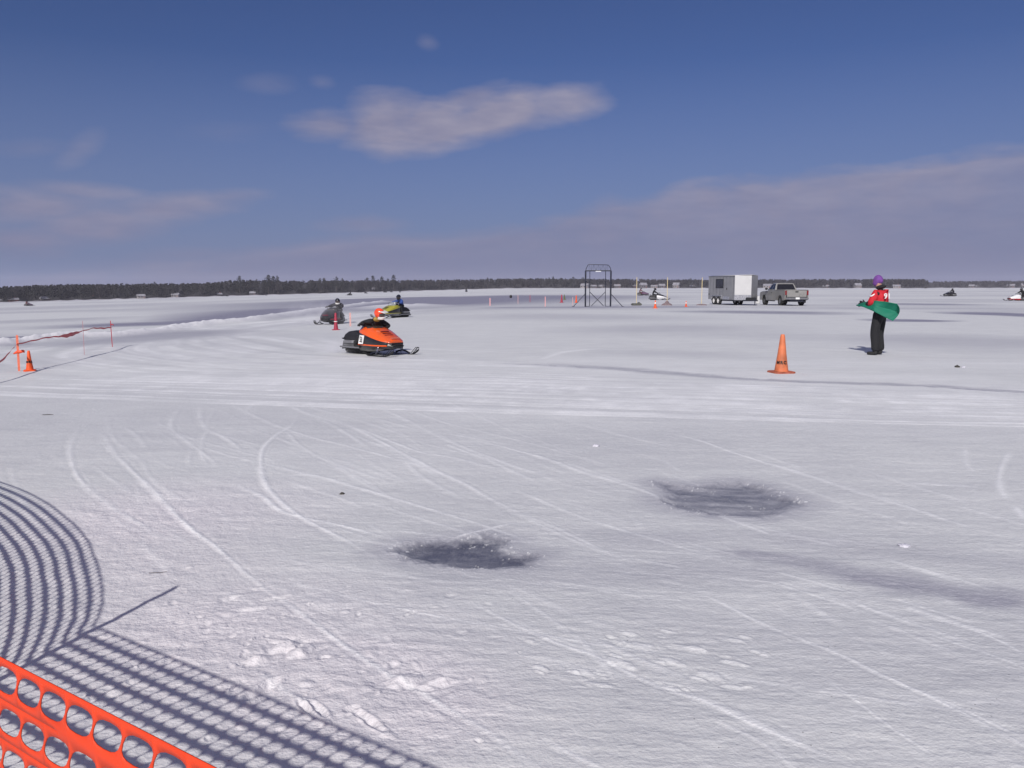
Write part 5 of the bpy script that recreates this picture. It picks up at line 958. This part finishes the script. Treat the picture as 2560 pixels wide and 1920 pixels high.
def pickup():
    hd=R(90+3.0); t=thing('pickup_truck','pewter grey extended cab pickup seen from behind on its left','pickup',(22.85,67.5,gzs(22.5)),hd)
    def arch(cx,r=.47,n=10): return [(cx+r*math.cos(math.pi-math.pi*k/n),.42+r*.98*math.sin(math.pi*k/n)) for k in range(n+1)]
    front=[(-.55,.42)]+arch(1.80)+[(2.72,.42),(2.80,.55),(2.80,.95),(2.72,1.10),(2.3,1.17),(1.05,1.22),(-.55,1.22)]
    front=[(-.55,.42)]+[(p[0],p[1]) for p in arch(1.80)]+front[12:]
    mb=MB(); W=.98
    rings=[[(x,y_*W,z if z<1.0 else z+zz) for x,z in front] for y_,zz in ((-1,-.03),(-.97,0),(.97,0),(1,-.03))]
    mb.loft(rings); mb.build('body',K['truck_paint'],t,smooth=30,bevel=.012)
    side=[(-2.78,.50)]+arch(-1.72)+[(-.56,.42),(-.56,1.27),(-2.78,1.27)]
    for sg in (-1,1):
        mb=MB(); mb.prism(side,sg*.90,sg*.98,'Y'); mb.build('bed_side',K['truck_paint'],t,smooth=30,bevel=.01)
        mb=MB(); mb.prism([(-2.74,1.275),(-.58,1.275),(-.58,1.30),(-2.74,1.30)],sg*.885,sg*.985,'Y'); mb.build('bed_rail',K['plastic_black'],t)
        mb=MB(); mb.box((-2.795,sg*.895,1.06),(.035,.15,.36),bev=.015); mb.build('tail_lamp',K['tail_lamp'],t)
        mb=MB(); mb.lathe((0,0,0),[(.55,-.02),(.47,-.02),(.47,.02),(.55,.02)],24,'Y')
    mb=MB(); mb.box((-1.67,0,.66),(2.2,1.78,.05)); mb.box((-.59,0,.95),(.05,1.78,.6)); mb.build('bed_floor',K['plastic_black'],t)
    mb=MB(); mb.box((-2.77,0,.985),(.07,1.62,.53),bev=.02); tg=mb.build('tailgate',K['truck_paint'],t)
    mb=MB(); mb.box((-2.812,0,1.14),(.02,.26,.10),bev=.01); mb.build('handle',K['plastic_black'],tg)
    mb=MB(); mb.box((-2.89,0,.60),(.20,1.86,.17),bev=.03); bp_=mb.build('rear_bumper',K['aluminium'],t)
    K['bumper']=1
    mb=MB(); mb.box((-2.995,0,.62),(.012,.32,.15)); mb.build('number_plate',K['plate_white'],bp_)
    mb=MB(); mb.box((-2.2,0,.42),(1.3,1.1,.16)); mb.tube([(-2.5,-.55,.36),(-2.95,-.6,.34)],.035,8); mb.build('undercarriage',K['steel_dark'],t)
    # cab
    base=[(-.54,-.93),(1.08,-.93),(1.08,.93),(-.54,.93)]; top=[(-.30,-.74),(.42,-.74),(.42,.74),(-.30,.74)]
    mb=MB(); mb.loft([[(x,y_,1.20) for x,y_ in base],[(x*.98,y_*.98,1.34) for x,y_ in base],[(x,y_,1.82) for x,y_ in top],[(x*.8+.02,y_*.8,1.86) for x,y_ in top]]); cb=mb.build('cab',K['truck_paint'],t,smooth=30,bevel=.02)
    def pane(nm,a,b_,c_,d,out):
        o_=Vector(out)*.012; P=[Vector(v) for v in (a,b_,c_,d)]; mb=MB(); mb.add([p+o_ for p in P]+[p-o_ for p in P],[(0,1,2,3),(7,6,5,4),(0,4,5,1),(1,5,6,2),(2,6,7,3),(3,7,4,0)]); return mb.build(nm,K['glass_dark'],cb,smooth=0)
    pane('rear_window',(-.535,-.80,1.32),(-.535,.80,1.32),(-.32,.66,1.77),(-.32,-.66,1.77),(-1,0,.4))
    pane('windshield',(1.02,-.84,1.35),(1.02,.84,1.35),(.45,.68,1.79),(.45,-.68,1.79),(.6,0,.8))
    for sg in (-1,1):
        pane('side_window',(-.40,sg*.905,1.34),(.10,sg*.905,1.34),(.06,sg*.76,1.77),(-.24,sg*.76,1.77),(0,sg,.3))
        pane('side_window',(.18,sg*.905,1.34),(.92,sg*.905,1.34),(.42,sg*.76,1.77),(.12,sg*.76,1.77),(0,sg,.3))
        mb=MB(); mb.box((.92,sg*1.12,1.38),(.12,.22,.20),bev=.04); mb.tube([(.92,sg*.94,1.33),(.92,sg*1.05,1.35)],.025,6); mb.build('mirror',K['plastic_black'],t)
        mb=MB(); mb.box((.45,sg*.985,.85),(1.02,.010,.66),bev=.004); dr=mb.build('door',K['truck_paint'],t)
        mb=MB(); mb.box((.06,sg*1.0,1.06),(.18,.03,.04)); mb.build('handle',K['plastic_black'],dr)
        mb=MB(); mb.box((.3,sg*.96,.38),(1.7,.12,.07)); mb.build('rocker_panel',K['plastic_black'],t)
        for xx in (-1.72,1.80): wheel(t,(xx,sg*.84,.40),.40,.27,K['aluminium'],sg)
        mb=MB(); mb.prism([(-2.30,.25),(-2.26,.25),(-2.24,.62),(-2.28,.62)],sg*.72,sg*.98,'Y'); mb.build('mud_flap',K['rubber'],t)
pickup()
# ------------------------------------------------------------ far shore
def shore_r(pxx):
    return float(np.interp(pxx,[-500,0,440,740,1240,1430,1700,2300,2312,2560,3000],[640,700,750,800,985,1020,1080,1150,1600,1620,1650]))
def shore_h(pxx):
    return float(np.interp(pxx,[-500,0,120,300,480,560,600,700,760,900,1000,1240,1430,1700,2200,2300,2312,2560,3000],[11,11.6,13.2,13.2,12.6,13.5,15.2,14.8,13.5,13.4,13.0,12.6,12.8,12.0,12.4,12.0,12.4,13,13]))
def dirpx(pxx): 
    a=math.atan((pxx-1280)/1991/math.cos(R(6.93))); return math.sin(a),math.cos(a)
mt('needles',(.011,.014,.014),.9,noise=.4,nscale=.35); mt('bare_twigs',(.042,.038,.044),.95,noise=.35,nscale=.3); mt('bark',(.06,.05,.05),.9)
mt('house_wall',(.13,.12,.13),.8,noise=.15,nscale=.6); mt('house_pale',(.28,.26,.27),.8,noise=.3,nscale=.3); mt('house_red',(.16,.06,.055),.8); mt('snow_roof',(.27,.265,.30),.8,noise=.3,nscale=.3); mt('far_wood',(.024,.023,.028),.95,noise=.45,nscale=.12); mt('shore_snow',(.42,.41,.46),.8,noise=.4,nscale=.1)
rt=np.random.default_rng(11)
def quads(cent,size,rg,flat=.6):
    n=len(cent); a=rg.normal(size=(n,3)); a/=np.linalg.norm(a,axis=1)[:,None]; b=rg.normal(size=(n,3)); b-=a*(a*b).sum(1)[:,None]; b/=np.linalg.norm(b,axis=1)[:,None]
    s=size[:,None]*.5; a=a*s; b=b*s*flat; v=np.stack([cent-a-b,cent+a-b*.4,cent+a*.8+b,cent-a*.6+b*.8],1).reshape(-1,3); return v,np.arange(n*4).reshape(-1,4)
def crown_pine(seed,n=330,hh=1.,wd=.17,base=.18,tuft=False):
    rg=np.random.default_rng(seed); z=base+(1-base)*rg.random(n)**(.9); 
    prof=wd*(1-(z-base)/(1-base))**.75*(.65+.5*np.sin(z*31+seed)**2)+.012
    if tuft: prof=wd*np.clip(1.15*np.sin(np.clip((z-base)/(1-base),0,1)*math.pi*.93)+.15,.1,1)*(.6+.6*np.sin(z*23+seed)**2)
    a=rg.random(n)*2*math.pi; r=prof*np.sqrt(rg.random(n)); lob=1+.35*np.sin(a*3+seed+z*9)
    return quads(np.column_stack([r*lob*np.cos(a),r*lob*np.sin(a),z*hh]),.030+.035*rg.random(n),rg)
def crown_bare(seed,n=260):
    rg=np.random.default_rng(seed); vs=[];fs=[]
    for i in range(n):
        z0=.22+.55*rg.random(); a=rg.random()*2*math.pi; r0=.02+.12*rg.random()*(z0); L=.10+.22*rg.random(); d=np.array([math.cos(a)*.6,math.sin(a)*.6,.8+.5*rg.random()]); d/=np.linalg.norm(d)
        p=np.array([r0*math.cos(a),r0*math.sin(a),z0]); q=p+d*L; q[2]=min(q[2],1.0-.03*rg.random()); s=np.array([-math.sin(a),math.cos(a),0])*.006; o=len(vs); vs+=[p-s,p+s,q+s*.4,q-s*.4]; fs.append((o,o+1,o+2,o+3))
        for k in range(2):
            b=rg.random()*2*math.pi; u=p+(q-p)*(.4+.5*rg.random()); w_=u+np.array([math.cos(b)*.05,math.sin(b)*.05,.07]); s2=np.array([0,0,.006]) if k else np.array([-math.sin(b),math.cos(b),0])*.006; o=len(vs); vs+=[u-s2,u+s2,w_+s2*.4,w_-s2*.4]; fs.append((o,o+1,o+2,o+3))
    v2,f2=quads(np.column_stack([.11*rg.normal(size=120),.11*rg.normal(size=120),.35+.55*rg.random(120)]),.02+.03*rg.random(120),rg,.25)
    o=len(vs); return np.vstack([np.array(vs),v2]),np.vstack([np.array(fs),f2+o])
def trunk_mesh(bare):
    mb=MB(); mb.tube([(0,0,-.05),(.004,0,.35),(-.003,.003,.7),(0,0,.95)],[.016,.012,.008,.003],6)
    if bare:
        for k in range(6): a=k*1.05; mb.tube([(0,0,.25+.07*k),(.06*math.cos(a),.06*math.sin(a),.42+.07*k),(.10*math.cos(a),.10*math.sin(a),.6+.05*k)],[.007,.004,.002],5)
    o=mb.build('trunk',K['bark']); m_=o.data; bpy.data.objects.remove(o); return m_
def mk(vf,m_):
    o=raw('crown',vf[0],vf[1],m_); me_=o.data; bpy.data.objects.remove(o); return me_
KIND={'pine':[mk(crown_pine(k,330,1,.16+.02*k,.12+.05*k),K['needles']) for k in range(4)],'tall':[mk(crown_pine(20+k,260,1,.12,.42,True),K['needles']) for k in range(3)],'bare':[mk(crown_bare(40+k),K['bare_twigs']) for k in range(4)]}
TRK={'pine':trunk_mesh(False),'tall':trunk_mesh(False),'bare':trunk_mesh(True)}
LAB={'pine':('pine_tree','dark evergreen tree standing in the wood along the far shore','evergreens along the far shore'),'tall':('pine_tree','tall pine with bare lower trunk rising above the far wood','tall pines rising above the wood'),'bare':('bare_tree','bare grey brown tree standing in the wood along the far shore','bare trees along the far shore')}
def tree(kind,x,y,hh,rz,ws,label=None,group=None):
    nm,lb,gp=LAB[kind]; t=bpy.data.objects.new(nm,None); COL.objects.link(t); t.location=(x,y,gzs(x)-.1); t.rotation_euler=(0,0,rz); t.scale=(hh*ws,hh*ws,hh); tag(t,label or lb,'tree',group or gp)
    for n_,me_ in (('trunk',TRK[kind]),('crown',KIND[kind][rt.integers(0,len(KIND[kind]))])):
        o=bpy.data.objects.new(n_,me_); COL.objects.link(o); o.parent=t
nT=270
for i in range(nT):
    pxx=-60+(2560+120)*(i+rt.uniform(-.4,.4))/nT
    if 2304<pxx<2318: pxx=2302
    dx,dy=dirpx(pxx); r=shore_r(pxx)+rt.uniform(4,26); x,y=dx*r,dy*r; hh=shore_h(pxx)*rt.uniform(.86,1.02)
    pe=float(np.interp(pxx,[0,300,500,760,1000,1400,2560],[.95,.95,.9,.6,.4,.35,.4])); kd='pine' if rt.random()<pe else 'bare'
    tree(kd,x,y,hh,rt.uniform(0,6.28),rt.uniform(.9,1.5))
for pxx,hm,rr in [(609,1.22,6),(680,1.28,6),(692,1.22,8),(702,1.25,9),(400,1.1,5),(808,1.15,5),(818,1.18,6),(848,1.27,5),(862,1.15,8),(923,1.18,6),(938,1.35,5),(960,1.28,5),(975,1.12,7),(989,1.42,5),(1220,1.12,6),(1381,1.18,6),(1371,1.08,9),(1400,1.05,6),(1431,1.15,5),(1455,1.12,7),(1720,1.10,6),(2000,1.06,6)]:
    dx,dy=dirpx(pxx); r=shore_r(pxx)+rr; tree('tall',dx*r,dy*r,shore_h(pxx)*hm,rt.uniform(0,6.28),rt.uniform(.9,1.3))
# the wood behind, which reads as one mass
vs=[];N_=2600; cents=[];sz=[]
for i in range(N_):
    pxx=rt.uniform(-420,3000); 
    if 2296<pxx<2318: continue
    dx,dy=dirpx(pxx); r=shore_r(pxx)+rt.uniform(14,60); hh=shore_h(pxx)*rt.uniform(.86,1.0); n_=46; z=rt.random(n_)**.8*hh; w_=(1-z/hh)**.5*3.0+.7; a=rt.random(n_)*6.283; q=np.sqrt(rt.random(n_))*w_
    cents.append(np.column_stack([dx*r+q*np.cos(a),dy*r+q*np.sin(a),z+gzs(dx*r)])); sz.append(rt.uniform(.8,2.2,n_))
cents=np.vstack(cents); sz=np.concatenate(sz); v,f=quads(cents,sz,rt,.8); o=raw('forest',v,f,K['far_wood']); tag(o,kind='stuff')
# low wooded ground behind the shore, so no snow or sky shows under the trees
P0=list(np.linspace(-700,3300,200)); vs=[];fs=[]
for p_ in P0:
    dx,dy=dirpx(p_) if p_<3200 else dirpx(3200); r=shore_r(p_); z0=gzs(dx*r)
    hh=shore_h(p_)*.78
    for dr,z in ((-3,-.3),(0,.5),(12,1.0),(30,hh*.9),(70,hh),(160,hh*.9),(200,-2)): vs.append((dx*(r+dr),dy*(r+dr),z0+z+.3*math.sin(p_*.13+dr)))
for i in range(len(P0)-1):
    for k in range(6): a=i*7+k; fs.append((a,a+7,a+8,a+1))
o=raw('shore_land',vs,fs,K['far_wood'],None,True); o.data.materials.append(K['shore_snow']); o.data.polygons.foreach_set('material_index',[1 if i%6==0 else 0 for i in range(len(fs))]); tag(o,kind='structure')
# cottages on the shore: plain boxes with pitched snowy roofs, windows and doors
def cottage(label,pxx,w_,hh,wall,rot=0,dr=-2,group=None,chim=False):
    dx,dy=dirpx(pxx); r=shore_r(pxx)+dr; x,y=dx*r,dy*r; t=thing('cottage',label,'house',(x,y,gzs(x)+.35),-math.atan2(x,y)+rot)
    w_*=.72; hh*=.8; d=w_*.7; mb=MB(); mb.prism([(-w_/2,-.5),(w_/2,-.5),(w_/2,hh),(-w_/2,hh)],0,d,'Y'); mb.build('wall',wall,t,smooth=0)
    mb=MB(); rh=hh*.75; mb.prism([(-.5,hh-.15),(d+.5,hh-.15),(d/2,hh+rh)],-w_/2-.4,w_/2+.4,'X'); rf=mb.build('roof',K['snow_roof'],t,smooth=0)
    if chim: mb=MB(); mb.box((w_*.22,d/2,hh+rh),(.7,.7,1.4)); mb.build('chimney',K['house_red'],rf)
    for s in (-.30,.05): mb=MB(); mb.box((w_*s,-.03,hh*.55),(w_*.16,.08,hh*.34)); mb.build('window',K['glass_dark'],t)
    mb=MB(); mb.box((w_*.34,-.03,hh*.36),(w_*.1,.08,hh*.72)); mb.build('door',K['house_red'],t)
HS=[('snow roofed cottage at the foot of the wood at the left edge',50,9,2.2,'house_red'),('low cottage with broad white roof near the left edge',12,7,1.8,'house_pale'),('small cottage low in the dark wood left of the wooded rise',131,8,2.4,'house_wall'),('cottage half hidden in the dark wood, first left of the wooded rise',243,6,2.2,'house_wall'),('pale roofed cottage in the dark wood right of the left laths',366,8,2.5,'house_pale'),('white roofed cottage below the start of the wooded rise',448,8,2.8,'house_pale'),
('dim cottage at the foot of the wooded rise',560,6,2.2,'house_wall'),('cottage under the tall pines of the wooded rise',640,7,2.6,'house_wall'),('tiny white cottage above the blue jacketed rider',937,6,3.4,'house_pale'),('large pale cottage left of the gate',1457,13,4.2,'house_pale'),('low cottage seen through the left half of the gate',1483,10,3.0,'house_wall'),('white roofed cottage seen through the right half of the gate',1500,12,3.2,'house_pale'),('cottage just right of the gate',1540,11,3.6,'house_wall'),('pinkish cottage left of the first yellow pole',1576,13,3.4,'house_red'),
('two tone cottage right of the first yellow pole',1606,12,5.0,'house_wall'),('low cottage between the yellow poles',1630,12,3.0,'house_pale'),('steep white roofed cottage left of the second yellow pole',1650,11,4.0,'house_wall'),('tall white cottage right of the second yellow pole',1683,11,5.2,'house_pale'),('long low cottage left of the third yellow pole',1728,14,2.8,'house_wall'),
('pale cottage behind the white barrel',1908,13,4.0,'house_pale'),('snow roofed cottage just left of the pickup',1925,13,3.6,'house_wall'),('cottage above the bed of the pickup',2052,10,3.0,'house_wall'),('white roofed cottage left of the flag marshal',2134,11,4.6,'house_pale'),('small pale cottage close left of the flag marshal',2174,9,3.6,'house_wall'),('bright roofed cottage right of the flag marshal',2228,12,3.2,'house_pale'),
('isolated pale cottage on the far right shore',2411,12,4.2,'house_wall'),('cottage on the far right shore above the lone black sled',2425,10,3.4,'house_wall'),('grey cottage on the far right shore left of the edge group',2508,16,4.8,'house_wall'),('white cottage on the far right shore at the edge',2545,16,5.6,'house_pale')]
for i,(lb,pxx,w_,hh,mm) in enumerate(HS): cottage(lb,pxx,w_,hh,K[mm],rot=R([12,-20,30,-8][i%4]),dr=[3,12,7,16,-2][i%5],chim=i%3==0)
# ------------------------------------------------------------ haze
mb=MB(); mb.box((0,0,-20),(5400,5400,110)); hz=mb.build('haze',bpy.data.materials.new('haze'),smooth=0); tag(hz,kind='stuff')
hm_=hz.data.materials[0]; hm_.use_nodes=True; hn=hm_.node_tree.nodes; hl=hm_.node_tree.links; hn.clear(); pv=hn.new('ShaderNodeVolumePrincipled'); pv.inputs['Color'].default_value=(.86,.84,.95,1); pv.inputs['Density'].default_value=HAZE; pv.inputs['Anisotropy'].default_value=.0; ho=hn.new('ShaderNodeOutputMaterial'); hl.new(pv.outputs[0],ho.inputs['Volume'])

# ------------------------------------------------------------ snow dust thrown up by the two leading sleds
def dust(name,c,d,rot,dens):
    mb=MB(); mb.ell((0,0,0),d,24,14); o=mb.build(name,bpy.data.materials.new('dust')); o.location=c; o.rotation_euler=(0,0,rot); m_=o.data.materials[0]; m_.use_nodes=True; n=m_.node_tree.nodes; l=m_.node_tree.links; n.clear()
    tc_=n.new('ShaderNodeTexCoord'); nz=n.new('ShaderNodeTexNoise'); nz.inputs['Scale'].default_value=2.2; nz.inputs['Detail'].default_value=4; l.new(tc_.outputs['Object'],nz.inputs['Vector'])
    mp=n.new('ShaderNodeVectorMath'); mp.operation='DIVIDE'; mp.inputs[1].default_value=d; l.new(tc_.outputs['Object'],mp.inputs[0]); ln=n.new('ShaderNodeVectorMath'); ln.operation='LENGTH'; l.new(mp.outputs[0],ln.inputs[0])
    f=mth(n,l,'SUBTRACT',1.0,ln.outputs['Value'],clamp=True); k=mth(n,l,'MULTIPLY_ADD',nz.outputs[0],2.6,-.95,clamp=True); q=mth(n,l,'MULTIPLY',mth(n,l,'MULTIPLY',f,k),dens)
    v=n.new('ShaderNodeVolumePrincipled'); v.inputs['Color'].default_value=(.97,.96,1,1); l.new(q,v.inputs['Density']); u=n.new('ShaderNodeOutputMaterial'); l.new(v.outputs[0],u.inputs['Volume']); tag(o,kind='stuff')
dust('snow_spray',(-9.2,38.0,.25),(2.0,1.3,.8),.3,.9)
dust('snow_spray',(-4.35,19.9,.05),(.9,.6,.34),-.6,1.6)
